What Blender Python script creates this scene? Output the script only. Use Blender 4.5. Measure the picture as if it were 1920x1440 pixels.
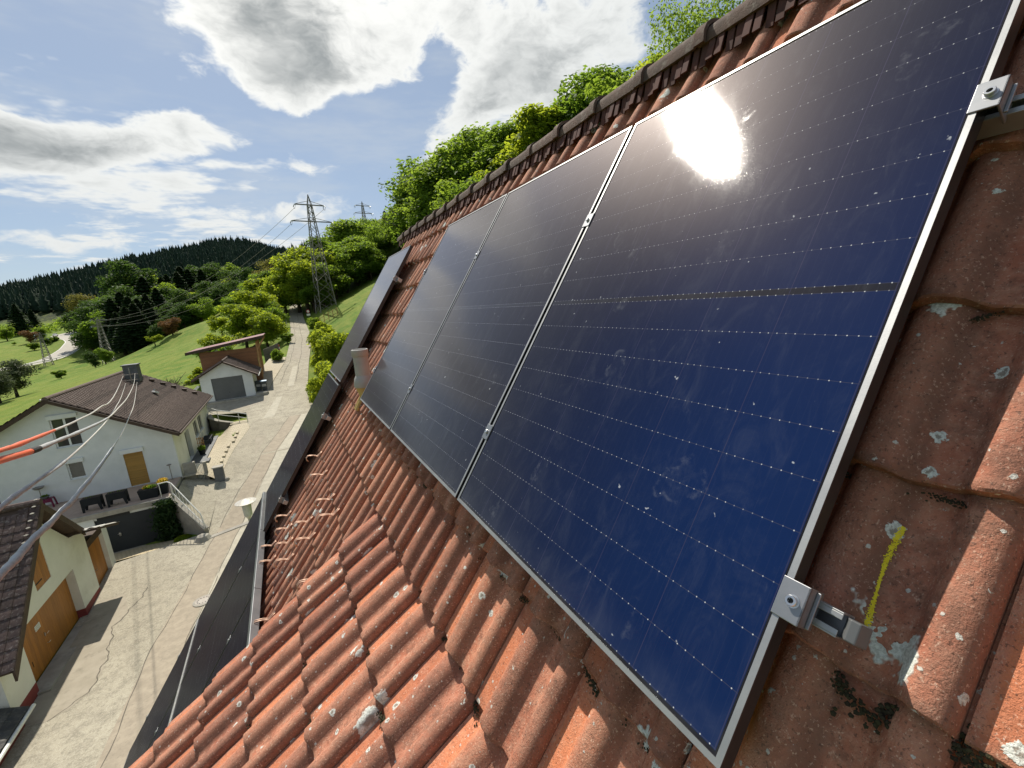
import bpy, math, random
import numpy as np
from mathutils import Matrix, Vector
R = math.radians
scene = bpy.context.scene
for o in list(bpy.data.objects): bpy.data.objects.remove(o, do_unlink=True)
COL = scene.collection
random.seed(7)

# ---------------------------------------------------------------- camera (handheld ultra-wide phone shot, slightly rolled)
CAM_Z = 12.2
cam_data = bpy.data.cameras.new('camera'); cam = bpy.data.objects.new('camera', cam_data); COL.objects.link(cam)
right = Vector((0.87786351,-0.47194071,-0.08141028)); down = Vector((-0.16421849,-0.1369539,-0.97687047)); fwd = Vector((0.44987549,0.87092801,-0.19772822))
cam.matrix_world = Matrix(((right.x,-down.x,-fwd.x,0),(right.y,-down.y,-fwd.y,0),(right.z,-down.z,-fwd.z,CAM_Z),(0,0,0,1)))
cam_data.sensor_fit = 'HORIZONTAL'; cam_data.sensor_width = 36; cam_data.lens = 15.03
cam_data.clip_start = .05; cam_data.clip_end = 6000
scene.camera = cam
scene.render.resolution_x, scene.render.resolution_y = 1024, 768

# ---------------------------------------------------------------- sun, sky, exposure
SUN_EL, SUN_AZ = R(53.5), R(-2.0)          # azimuth measured from +Y towards +X
SUN = Vector((math.sin(SUN_AZ)*math.cos(SUN_EL), math.cos(SUN_AZ)*math.cos(SUN_EL), math.sin(SUN_EL)))
sd = bpy.data.lights.new('sun','SUN'); sun = bpy.data.objects.new('sun', sd); COL.objects.link(sun)
sd.energy = 4.9; sd.angle = R(.53); sd.color = (1,.94,.83)
sun.rotation_euler = SUN.to_track_quat('Z','Y').to_euler(); sun.location = (0,30,60)
scene.view_settings.view_transform = 'Standard'; scene.view_settings.look = 'None'
scene.view_settings.exposure = 0.3; scene.view_settings.gamma = 1.0
scene.view_settings.use_curve_mapping = False

cy=scene.cycles; cy.max_bounces=5; cy.diffuse_bounces=3; cy.glossy_bounces=3; cy.transmission_bounces=2; cy.transparent_max_bounces=4; cy.caustics_reflective=False; cy.caustics_refractive=False
# ---------------------------------------------------------------- node helper
class NT:
    def __init__(s, tree): s.t = tree; s.t.nodes.clear()
    def n(s, typ, *args, out=0, **kw):
        nd = s.t.nodes.new(typ)
        props = kw.pop('p', {})
        for k,v in props.items(): setattr(nd,k,v)
        for i,a in enumerate(args): s.put(nd.inputs[i], a)
        for k,v in kw.items(): s.put(nd.inputs[k.replace('_',' ')], v)
        s.last = nd
        return nd.outputs[out]
    def put(s, sock, a):
        if a is None: return
        if isinstance(a, bpy.types.NodeSocket): s.t.links.new(a, sock)
        else:
            if hasattr(sock.default_value,'__len__') and not hasattr(a,'__len__'): a = (a,)*len(sock.default_value)
            if hasattr(sock.default_value,'__len__') and len(sock.default_value)==4 and len(a)==3: a = (*a,1)
            sock.default_value = a
    def m(s, op, a, b=None, c=None, clamp=False):
        nd = s.t.nodes.new('ShaderNodeMath'); nd.operation = op; nd.use_clamp = clamp
        for i,v in enumerate((a,b,c)):
            if v is not None: s.put(nd.inputs[i], v)
        return nd.outputs[0]
    def v(s, op, a, b=None, out=0):
        nd = s.t.nodes.new('ShaderNodeVectorMath'); nd.operation = op
        s.put(nd.inputs[0], a)
        if b is not None:
            if op=='SCALE': s.put(nd.inputs[3], b)
            else: s.put(nd.inputs[1], b)
        return nd.outputs['Value'] if op in ('DOT_PRODUCT','LENGTH','DISTANCE') else nd.outputs[0]
    def mix(s, f, a, b, blend='MIX'):
        nd = s.t.nodes.new('ShaderNodeMix'); nd.data_type='RGBA'; nd.blend_type=blend
        s.put(nd.inputs[0], f); s.put(nd.inputs[6], a); s.put(nd.inputs[7], b)
        return nd.outputs[2]
    def step(s, x, a, b, lo=0., hi=1.):
        nd = s.t.nodes.new('ShaderNodeMapRange'); nd.interpolation_type='SMOOTHSTEP'
        s.put(nd.inputs[0], x); nd.inputs[1].default_value=a; nd.inputs[2].default_value=b; nd.inputs[3].default_value=lo; nd.inputs[4].default_value=hi
        return nd.outputs[0]
    def noise(s, vec, scale, detail=3, rough=.55, out=0, dist=0.):
        nd = s.t.nodes.new('ShaderNodeTexNoise'); s.put(nd.inputs['Vector'], vec)
        nd.inputs['Scale'].default_value=scale; nd.inputs['Detail'].default_value=detail; nd.inputs['Roughness'].default_value=rough; nd.inputs['Distortion'].default_value=dist
        return nd.outputs[out]

# ---------------------------------------------------------------- world: Nishita sky with broken cumulus
world = bpy.data.worlds.new('World'); scene.world = world; world.use_nodes = True
w = NT(world.node_tree)
sky = w.t.nodes.new('ShaderNodeTexSky'); sky.sky_type='NISHITA'; sky.sun_disc=False
sky.sun_elevation=SUN_EL; sky.sun_rotation=SUN_AZ; sky.altitude=500; sky.air_density=1.0; sky.dust_density=1.0; sky.ozone_density=1.6
dirv = w.n('ShaderNodeTexCoord', out=0)
dz = w.n('ShaderNodeSeparateXYZ', dirv, out=2)
flat = w.v('MULTIPLY', dirv, (1,1,1.9))
wob = w.v('SCALE', w.v('SUBTRACT', w.noise(flat, 5., 3, .6, out=1), (.5,.5,.5)), .12)
pos = w.v('ADD', flat, wob)
big = w.noise(w.v('ADD',pos,(3.1,.7,1.9)), 2.6, 6, .58)
fine = w.noise(pos, 8., 5, .64)
dens = w.m('ADD', w.m('MULTIPLY', big, .52), w.m('MULTIPLY', fine, .48))
# larger banks of cloud: (direction, half width, half height, weight)
BANKS = [((-.208,.936,.283),.13,.055,.24),((-.30,.92,.268),.09,.045,.17),((-.09,.94,.318),.10,.035,.13),((-.02,.893,.45),.17,.075,.19),((.139,.872,.469),.12,.085,.16),((.08,.911,.404),.075,.055,.15),
         ((.26,.835,.49),.13,.07,.17),((.16,.90,.40),.05,.04,.12),((.50,.775,.40),.11,.11,.17),((.60,.66,.449),.20,.14,.13),((.392,.842,.371),.08,.08,.15),((.34,.888,.305),.06,.08,.16),
         ((.078,.957,.279),.055,.028,.18),((.153,.95,.268),.06,.02,.15),((-.05,.979,.195),.10,.014,.14),((-.25,.951,.180),.11,.015,.13),((-.31,.94,.135),.13,.018,.14),((-.17,.975,.145),.10,.012,.13),((.14,.968,.206),.09,.03,.16)]
GAPS = [((-.227,.889,.398),.13,.09,.20),((.023,.931,.363),.10,.022,.12),((.22,.91,.355),.075,.045,.22),((.335,.84,.43),.03,.10,.13),((.0,.956,.28),.05,.02,.10),((.23,.936,.27),.06,.03,.16),((-.12,.955,.235),.14,.02,.15),((-.29,.935,.215),.10,.014,.14),((-.1,.98,.165),.2,.012,.10),((-.25,.955,.155),.12,.010,.10)]
dwarp = w.v('ADD', dirv, w.v('SCALE', wob, .75))
bias = 0.
for sign, lst in ((1,BANKS),(-1,GAPS)):
    for c,hw,hh,wt in lst:
        c = Vector(c).normalized(); sc = (1/hw,1/hw,1/hh)
        nd = w.t.nodes.new('ShaderNodeVectorMath'); nd.operation='MULTIPLY_ADD'; w.put(nd.inputs[0],dwarp); nd.inputs[1].default_value=sc; nd.inputs[2].default_value=(-c.x*sc[0],-c.y*sc[1],-c.z*sc[2])
        bias = w.m('MULTIPLY_ADD', w.m('POWER', .4066, w.v('DOT_PRODUCT', nd.outputs[0], nd.outputs[0])), sign*wt, bias)
dens2 = w.m('ADD', w.m('SUBTRACT', dens, .085), bias)
# rows of small cumulus towards the horizon: one flat layer seen in perspective
lay = w.n('ShaderNodeCombineXYZ', *[w.m('DIVIDE', w.n('ShaderNodeSeparateXYZ', w.v('ADD',dirv,w.v('SCALE',wob,.35)), out=k), w.m('ADD', w.m('MAXIMUM',dz,.0), .055)) for k in (0,1)], 0.)
rows = w.m('ADD', w.m('MULTIPLY', w.noise(w.v('ADD',lay,(2.3,.4,0.)), .85, 5, .62), .75), w.m('MULTIPLY', w.noise(lay, 3.2, 4, .65), .25))
lowf = w.m('MULTIPLY', w.step(dz,.33,.22), .060)
dens2 = w.m('MAXIMUM', dens2, w.m('ADD', rows, w.m('SUBTRACT', lowf, .045)))
cover = w.step(dens2, .505, .60)
core = w.step(dens2, .585, .80)
thin = w.step(w.noise(w.v('MULTIPLY',dirv,(2.2,2.2,9.)), 2.2, 4, .6), .42, .75, 0, .42)      # high veil
cshade = w.m('MULTIPLY', core, w.step(w.noise(w.v('ADD',pos,(.2,.1,-.12)), 6., 5, .6), .30, .66, .42, 1.0))
glow = w.m('POWER', w.m('MAXIMUM', w.v('DOT_PRODUCT', dirv, tuple(SUN)), 0.), 6.)
white = w.mix(glow, (6.7,6.95,6.95), (11.,10.8,10.2))
cloudc = w.mix(w.m('MINIMUM',cshade,1.), white, (2.6,2.85,2.95))
hazec = w.mix(.55, sky.outputs[0], (3.2,3.95,4.9))
base = w.mix(thin, hazec, (5.2,5.7,6.2))
col = w.mix(w.m('MULTIPLY', cover, w.step(dz, -.02, .06)), base, cloudc)
bg = w.n('ShaderNodeBackground', col, .094)
out = w.t.nodes.new('ShaderNodeOutputWorld'); w.t.links.new(bg, out.inputs[0])
world.cycles.sampling_method='MANUAL'; world.cycles.sample_map_resolution=512
# ---------------------------------------------------------------- object helpers
def tag(o, label=None, cat=None, group=None, kind=None):
    if label: o['label'] = label
    if cat: o['category'] = cat
    if group: o['group'] = group
    if kind: o['kind'] = kind
    return o
def link(o, parent=None):
    COL.objects.link(o)
    if parent is not None: o.parent = parent
    return o
def empty(name, loc=(0,0,0), rz=0., **t):
    o = bpy.data.objects.new(name, None); o.location = loc; o.rotation_euler = (0,0,rz); o.empty_display_size=.2
    link(o); tag(o, **t); return o
def make_mesh(name, V, F, mat=None, smooth=False, angle=None):
    me = bpy.data.meshes.new(name); me.from_pydata([tuple(map(float,v)) for v in V], [], F); me.update()
    if mat: me.materials.append(mat)
    if smooth:
        me.polygons.foreach_set('use_smooth', [True]*len(me.polygons))
        if angle: me.set_sharp_from_angle(angle=R(angle))
    return me
def mobj(name, me, parent=None, mw=None, **t):
    o = bpy.data.objects.new(name, me); link(o, parent)
    if mw is not None: o.matrix_local = mw
    tag(o, **t); return o
class MB:
    """collects shapes, then builds ONE mesh object (relative to its parent's origin)"""
    def __init__(s): s.V=[]; s.F=[]
    def add(s, V, F):
        k=len(s.V); s.V += [tuple(map(float,v)) for v in V]; s.F += [tuple(i+k for i in f) for f in F]; return s
    def box(s, x0,x1,y0,y1,z0,z1):
        return s.add([(x0,y0,z0),(x1,y0,z0),(x1,y1,z0),(x0,y1,z0),(x0,y0,z1),(x1,y0,z1),(x1,y1,z1),(x0,y1,z1)],
                     [(0,3,2,1),(4,5,6,7),(0,1,5,4),(1,2,6,5),(2,3,7,6),(3,0,4,7)])
    def hexa(s, P):   # 8 corners: bottom 4 ccw, top 4 ccw
        return s.add(P, [(0,3,2,1),(4,5,6,7),(0,1,5,4),(1,2,6,5),(2,3,7,6),(3,0,4,7)])
    def prism(s, poly, axis, a, b):   # polygon extruded along an axis; poly in the other two coords
        n=len(poly)
        def P(p,t): return (t,p[0],p[1]) if axis=='x' else (p[0],t,p[1]) if axis=='y' else (p[0],p[1],t)
        V=[P(p,a) for p in poly]+[P(p,b) for p in poly]
        F=[tuple(range(n))[::-1], tuple(range(n,2*n))]+[(i,(i+1)%n,n+(i+1)%n,n+i) for i in range(n)]
        return s.add(V,F)
    def tube(s, pts, r, n=8, cap=True):
        pts=[Vector(p) for p in pts]; rs = r if hasattr(r,'__len__') else [r]*len(pts)
        V=[];F=[]; prev=None
        for i,p in enumerate(pts):
            d=(pts[min(i+1,len(pts)-1)]-pts[max(i-1,0)]).normalized()
            if prev is None: a=d.orthogonal().normalized()
            else: a=(prev-d*prev.dot(d)).normalized()
            prev=a; b=d.cross(a)
            for k in range(n):
                t=2*math.pi*k/n; V.append(p+(a*math.cos(t)+b*math.sin(t))*rs[i])
        for i in range(len(pts)-1):
            for k in range(n):
                F.append((i*n+k,i*n+(k+1)%n,(i+1)*n+(k+1)%n,(i+1)*n+k))
        if cap: F += [tuple(range(n))[::-1], tuple(range((len(pts)-1)*n,len(pts)*n))]
        return s.add(V,F)
    def bar(s, p, q, w, h=None):
        p=Vector(p);q=Vector(q);d=(q-p).normalized();h=h or w
        a=d.cross(Vector((0,0,1))); a = a.normalized() if a.length>1e-4 else Vector((1,0,0)); b=a.cross(d)
        c=[a*(-w/2)-b*(h/2),a*(w/2)-b*(h/2),a*(w/2)+b*(h/2),a*(-w/2)+b*(h/2)]
        return s.hexa([p+c[0],p+c[1],p+c[2],p+c[3],q+c[0],q+c[1],q+c[2],q+c[3]])
    def lathe(s, prof, c=(0,0,0), n=20):
        V=[];F=[]
        for r,z in prof:
            for k in range(n):
                t=2*math.pi*k/n; V.append((c[0]+r*math.cos(t),c[1]+r*math.sin(t),c[2]+z))
        for i in range(len(prof)-1):
            for k in range(n): F.append((i*n+k,i*n+(k+1)%n,(i+1)*n+(k+1)%n,(i+1)*n+k))
        F += [tuple(range(n))[::-1], tuple(range((len(prof)-1)*n,len(prof)*n))]
        return s.add(V,F)
    def wall(s, xs, top, y0, y1, z0, holes, axis='y'):
        """upright wall in the plane of an axis with a piecewise-linear top (list of (x,z)) and rectangular holes (x0,x1,z0,z1)"""
        br = sorted(set([p[0] for p in top]+[h[0] for h in holes]+[h[1] for h in holes]+list(xs)))
        br = [b for b in br if xs[0]-1e-6<=b<=xs[1]+1e-6]
        tz = lambda x: float(np.interp(x,[p[0] for p in top],[p[1] for p in top]))
        for a,b in zip(br[:-1],br[1:]):
            mid=(a+b)/2; cut=sorted([(h[2],h[3]) for h in holes if h[0]<mid<h[1]]); lo=z0; segs=[]
            for c0,c1 in cut:
                if c0>lo+1e-4: segs.append((lo,c0,c0))
                lo=c1
            segs.append((lo,tz(a),tz(b)))
            for l,ta,tb in segs:
                if axis=='y': P=[(a,y0,l),(b,y0,l),(b,y1,l),(a,y1,l),(a,y0,ta),(b,y0,tb),(b,y1,tb),(a,y1,ta)]
                else: P=[(y1,a,l),(y1,b,l),(y0,b,l),(y0,a,l),(y1,a,ta),(y1,b,tb),(y0,b,tb),(y0,a,ta)]
                s.hexa(P)
        return s
    def build(s, name, mat, parent=None, smooth=False, angle=35, bevel=0, **t):
        o = mobj(name, make_mesh(name, s.V, s.F, mat, smooth, angle), parent, **t)
        if bevel:
            b=o.modifiers.new('bevel','BEVEL'); b.width=bevel; b.segments=2; b.limit_method='ANGLE'; b.angle_limit=R(40)
        return o
def copy_tree(o, parent=None):
    c=o.copy(); COL.objects.link(c); c.parent=parent
    for ch in list(o.children): copy_tree(ch,c)
    return c
def jit(a): return random.uniform(-a,a)
# ---------------------------------------------------------------- materials
def new_mat(name):
    m=bpy.data.materials.new(name); m.use_nodes=True; nt=NT(m.node_tree); return m,nt
def finish(nt, shader):
    o=nt.t.nodes.new('ShaderNodeOutputMaterial'); nt.t.links.new(shader,o.inputs[0])
def bump(nt, h, strength, dist):
    return nt.n('ShaderNodeBump', Strength=strength, Distance=dist, Height=h)
def mat(name, c1, c2=None, scale=3., rough=.7, bs=None, bstr=.3, bd=.01, metal=0., detail=5, spec=.4, rnd=0., dirt=None):
    m,nt=new_mat(name); co=nt.n('ShaderNodeTexCoord',out=3)
    co = nt.v('ADD', co, nt.v('SCALE', nt.n('ShaderNodeObjectInfo',out=0), 1.0))
    f=nt.step(nt.noise(co,scale,detail,.6),.32,.68)
    col=nt.mix(f, c1, c2 or c1)
    if dirt:
        col=nt.mix(nt.m('MULTIPLY',nt.step(nt.noise(co,dirt[1],6,.65),.5,.72),dirt[2]), col, dirt[0])
    if rnd:
        r=nt.n('ShaderNodeObjectInfo',out=5)
        col=nt.mix(1.,col,nt.n('ShaderNodeCombineColor',*(nt.m('ADD',nt.m('MULTIPLY',r,rnd),1-rnd/2) for _ in range(3))),'MULTIPLY')
    kw=dict(Base_Color=col,Roughness=rough,Metallic=metal); 
    if bs: kw['Normal']=bump(nt, nt.noise(co,bs,4,.6), bstr, bd)
    b=nt.n('ShaderNodeBsdfPrincipled',**kw); nt.last.inputs['Specular IOR Level'].default_value=spec
    finish(nt,b); return m

def mat_roof_tile():
    m,nt=new_mat('clay_tile'); uv=nt.n('ShaderNodeTexCoord',out=2); ob=nt.n('ShaderNodeTexCoord',out=3)
    info=nt.t.nodes.new('ShaderNodeObjectInfo'); rnd=info.outputs['Random']; geo=nt.t.nodes.new('ShaderNodeNewGeometry')
    P=geo.outputs['Position']; pw=nt.v('ADD',P,nt.v('SCALE',info.outputs['Location'],.37))
    u=nt.n('ShaderNodeSeparateXYZ',uv,out=0)
    n1=nt.noise(pw,5.5,5,.68); n2=nt.noise(pw,38.,4,.7); n3=nt.noise(pw,210.,3,.7)
    # sheltered, cleaner pan beside the seam; rolls greyer
    clean=nt.m('MULTIPLY', nt.step(u,.02,.05), nt.step(u,.36,.22))
    clean=nt.m('MULTIPLY', clean, nt.step(n1,.3,.6,.35,1.))
    c=nt.mix(nt.step(n1,.34,.68), (.42,.150,.088),(.54,.225,.138))
    c=nt.mix(nt.m('MULTIPLY',nt.step(n2,.40,.70),.6), c, (.60,.33,.22))
    roll=nt.m('MAXIMUM',nt.m('MULTIPLY',nt.step(u,.27,.36),nt.step(u,.60,.52)),nt.step(u,.78,.86))
    c=nt.mix(nt.m('MULTIPLY',roll,nt.step(n2,.3,.62,.25,.70)), c, (.37,.175,.115))
    c=nt.mix(nt.m('MULTIPLY',clean,.65), c, (.62,.20,.085))
    # algae film and nose grime, with the rolls' shaded right flanks painted darker
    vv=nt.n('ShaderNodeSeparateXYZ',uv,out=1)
    side=nt.m('MAXIMUM',nt.m('MULTIPLY',nt.step(u,.42,.50),nt.step(u,.62,.54)),nt.m('MULTIPLY',nt.step(u,.88,.94),.9))  # right flanks of the rolls: their shade is put into the colour
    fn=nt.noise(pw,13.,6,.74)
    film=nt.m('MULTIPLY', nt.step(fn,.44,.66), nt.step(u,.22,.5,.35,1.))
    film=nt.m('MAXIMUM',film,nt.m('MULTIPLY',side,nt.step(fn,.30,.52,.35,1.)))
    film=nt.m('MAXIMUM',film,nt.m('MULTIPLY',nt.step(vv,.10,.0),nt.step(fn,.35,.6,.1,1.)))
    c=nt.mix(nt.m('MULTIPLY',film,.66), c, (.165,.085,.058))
    spk=nt.step(nt.noise(pw,170.,3,.7),.58,.68)
    c=nt.mix(nt.m('MULTIPLY',spk,.7), c, (.66,.44,.32))
    dk=nt.step(nt.noise(nt.v('ADD',pw,(9,3,5)),140.,3,.7),.58,.66)
    c=nt.mix(nt.m('MULTIPLY',dk,.65), c, (.10,.055,.04))
    hue=nt.m('ADD',nt.m('MULTIPLY',rnd,.34),.82)
    c=nt.mix(1.,c,nt.n('ShaderNodeCombineColor',hue,nt.m('POWER',hue,1.15),hue),'MULTIPLY')
    # lichen: pale crusts with ragged rims, a few of them ring shaped
    def lichen(scale, rad, keep, off):
        q=nt.v('ADD',pw,off); q=nt.v('ADD',q,nt.v('SCALE',nt.v('SUBTRACT',nt.noise(q,scale*2.6,3,.75,out=1),(.5,.5,.5)),.62/scale))
        vo=nt.t.nodes.new('ShaderNodeTexVoronoi'); nt.put(vo.inputs['Vector'],q); vo.inputs['Scale'].default_value=scale
        cr=nt.n('ShaderNodeSeparateColor',vo.outputs['Color'],out=0); cg=nt.n('ShaderNodeSeparateColor',vo.outputs['Color'],out=1)
        on=nt.m('GREATER_THAN',cr,keep); size=nt.m('MULTIPLY',nt.m('ADD',cg,.25),rad)
        d=nt.m('DIVIDE',vo.outputs['Distance'],size)
        body=nt.step(d,1.,.86); ring=nt.m('MULTIPLY',nt.step(d,.62,.40),nt.m('GREATER_THAN',cg,.45))
        return nt.m('MULTIPLY',on,body), nt.m('MULTIPLY',on,ring)
    a1,r1=lichen(7.,.34,.80,(0,0,0)); a2,r2=lichen(24.,.30,.88,(4,1,7)); a3,r3=lichen(75.,.30,.91,(1,8,2))
    lic=nt.m('MAXIMUM',nt.m('MAXIMUM',a1,a2),nt.m('MULTIPLY',a3,.75))
    hole=nt.m('MULTIPLY',nt.m('MAXIMUM',r1,r2),.8)
    lc=nt.mix(nt.step(n3,.35,.65),(.50,.50,.44),(.74,.75,.69))
    lc=nt.mix(hole,lc,(.22,.17,.13))
    c=nt.mix(lic,c,lc)
    h=nt.m('ADD',nt.m('MULTIPLY',nt.noise(pw,230.,3,.75),1.),nt.m('ADD',nt.m('MULTIPLY',n2,.8),nt.m('MULTIPLY',lic,.5)))
    nb=bump(nt,h,.7,.005)
    b=nt.n('ShaderNodeBsdfPrincipled',Base_Color=c,Roughness=.88,Normal=nb); nt.last.inputs['Specular IOR Level'].default_value=.25
    finish(nt,b); return m

def mat_solar(name='solar_glass',rs=1.):
    m,nt=new_mat(name); uv=nt.n('ShaderNodeTexCoord',out=2)
    sp=nt.t.nodes.new('ShaderNodeSeparateXYZ'); nt.put(sp.inputs[0],uv); u,v=sp.outputs[0],sp.outputs[1]   # metres on the laminate
    info=nt.t.nodes.new('ShaderNodeObjectInfo'); ob=nt.v('ADD',uv,nt.v('SCALE',info.outputs['Location'],3.))
    W,H=1.134,1.722; cw=(W-.036)/6; ch=(H-.04-.016)/18
    uu=nt.m('DIVIDE',nt.m('SUBTRACT',u,.018),cw)
    top=nt.m('GREATER_THAN',v,H/2)
    vv=nt.m('DIVIDE',nt.m('SUBTRACT',nt.m('SUBTRACT',v,.02),nt.m('MULTIPLY',top,.016)),ch)
    def edge(x,size): # distance (m) to nearest grid line
        fr=nt.m('FRACT',nt.m('ADD',x,.5)); return nt.m('MULTIPLY',nt.m('ABSOLUTE',nt.m('SUBTRACT',fr,.5)),size)
    du=edge(uu,cw); dv=edge(vv,ch)
    inside=nt.m('MULTIPLY',nt.m('MULTIPLY',nt.m('GREATER_THAN',u,.016),nt.m('LESS_THAN',u,W-.016)),nt.m('MULTIPLY',nt.m('GREATER_THAN',v,.018),nt.m('LESS_THAN',v,H-.018)))
    lu=nt.m('MULTIPLY',nt.step(du,.0011,.0004),inside); lv=nt.m('MULTIPLY',nt.step(dv,.0009,.0003),inside)
    nb_=10; ub=nt.m('MULTIPLY',uu,nb_); db=nt.m('MULTIPLY',nt.m('ABSOLUTE',nt.m('SUBTRACT',nt.m('FRACT',ub),.5)),cw/nb_)
    dot=nt.m('MULTIPLY',nt.m('MULTIPLY',nt.step(nt.m('SQRT',nt.m('ADD',nt.m('MULTIPLY',db,db),nt.m('MULTIPLY',dv,dv))),.0016,.0008),inside), nt.step(nt.noise(ob,23.,2,.5),.38,.55,.35,1.))
    bus=nt.m('MULTIPLY',nt.step(db,.0007,.0002),inside)
    mid=nt.m('LESS_THAN',nt.m('ABSOLUTE',nt.m('SUBTRACT',v,H/2)),.008)
    n1=nt.noise(ob,3.,4,.5)
    fac=nt.n('ShaderNodeLayerWeight',.5,out=1)
    graz=nt.step(fac,.10,.62)
    cell=nt.mix(graz,nt.mix(n1,(.0020,.0125,.058),(.0026,.0165,.078)),(.0035,.0040,.0115))
    c=nt.mix(nt.m('SUBTRACT',1.,inside),cell,(.008,.008,.011))
    c=nt.mix(mid,c,(.010,.012,.020))
    c=nt.mix(nt.m('MULTIPLY',bus,.10),c,(.05,.06,.11))
    c=nt.mix(nt.m('MULTIPLY',lu,.8),c,(.032,.032,.075)); c=nt.mix(nt.m('MULTIPLY',lv,.75),c,(.040,.043,.075))
    c=nt.mix(nt.m('MULTIPLY',dot,.6),c,(.72,.72,.72))
    # dust film, wiped prints and streaks
    sm=nt.noise(nt.v('MULTIPLY',ob,(5.,2.2,1.)),2.6,8,.72,dist=1.2)
    streak=nt.noise(nt.v('ADD',nt.v('MULTIPLY',ob,(14.,3.2,1.)),(3,5,0)),1.7,7,.7,dist=.8)
    vo=nt.t.nodes.new('ShaderNodeTexVoronoi'); nt.put(vo.inputs['Vector'],nt.v('ADD',nt.v('MULTIPLY',ob,(1.2,.8,1)),nt.v('SCALE',nt.noise(ob,5.,4,.6,out=1),.22))); vo.inputs['Scale'].default_value=5.5
    pr=nt.n('ShaderNodeSeparateColor',vo.outputs['Color'],out=0); pr_on=nt.m('GREATER_THAN',pr,.70)
    rim=nt.m('MULTIPLY',nt.step(nt.m('ABSOLUTE',nt.m('SUBTRACT',vo.outputs['Distance'],.24)),.06,.0),pr_on)
    prints=nt.m('MULTIPLY',nt.m('ADD',rim,nt.m('MULTIPLY',nt.step(vo.outputs['Distance'],.3,.05),nt.m('MULTIPLY',pr_on,.35))), nt.step(nt.noise(ob,26.,5,.7),.46,.66))
    wipe=nt.m('MULTIPLY',nt.step(streak,.58,.76),nt.step(nt.noise(ob,4.,3,.5),.42,.62))
    dust=nt.m('ADD',nt.m('MULTIPLY',nt.step(sm,.45,.80),.026),nt.m('ADD',nt.m('MULTIPLY',prints,.060),nt.m('MULTIPLY',wipe,.060)))
    low=nt.m('MULTIPLY',nt.step(v,.10,.01),nt.step(nt.noise(ob,9.,4,.6),.3,.7,.01,.03))
    dust=nt.m('ADD',nt.m('ADD',dust,low),.002)
    fleck=nt.m('MULTIPLY',nt.step(nt.noise(nt.v('ADD',ob,(7,7,7)),46.,2,.5),.755,.79),.55)
    # a bird has been here
    c=nt.mix(nt.m('MAXIMUM',dust,fleck),c,(.55,.57,.60))
    grain=nt.noise(nt.v('MULTIPLY',uv,(1,1,1)),520.,2,.5)
    nrm=bump(nt,grain,.09,.0012)
    rough=nt.m('ADD',nt.m('MULTIPLY',dust,1.4),.068)
    d=nt.n('ShaderNodeBsdfDiffuse',c)
    refl=nt.m('MINIMUM',nt.m('MULTIPLY_ADD',nt.m('POWER',fac,4.4),.90*rs,.005),1.)      # anti-reflective solar glass: nearly none head-on, strong at grazing angles
    g=nt.n('ShaderNodeBsdfGlossy',(1,1,1),rough,Normal=nrm)
    g2=nt.n('ShaderNodeBsdfGlossy',(1.,.88,.84),.46)      # dust film scatters the sun broadly
    g=nt.n('ShaderNodeMixShader',.72,g2,g)
    b=nt.n('ShaderNodeMixShader',nt.m('ADD',refl,.006*rs),d,g)
    finish(nt,b); return m

def mat_leaf(name, c1, c2, tcol, tf=.42, rnd=.35):
    m,nt=new_mat(name); geo=nt.t.nodes.new('ShaderNodeNewGeometry'); info=nt.t.nodes.new('ShaderNodeObjectInfo')
    n=nt.noise(geo.outputs['Position'],.9,3,.6); r=info.outputs['Random']; isl=geo.outputs['Random Per Island']
    c=nt.mix(nt.m('ADD',nt.m('MULTIPLY',n,.5),nt.m('MULTIPLY',isl,.5)),c1,c2)
    k=nt.m('ADD',nt.m('MULTIPLY',r,rnd),1-rnd/2)
    c=nt.mix(1.,c,nt.n('ShaderNodeCombineColor',k,nt.m('POWER',k,.7),k),'MULTIPLY')
    d=nt.n('ShaderNodeBsdfPrincipled',Base_Color=c,Roughness=.6); nt.last.inputs['Specular IOR Level'].default_value=.10
    t=nt.n('ShaderNodeBsdfTranslucent',nt.mix(1.,tcol,nt.n('ShaderNodeCombineColor',k,nt.m('POWER',k,.7),k),'MULTIPLY'))
    finish(nt,nt.n('ShaderNodeMixShader',tf,d,t)); return m

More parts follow.
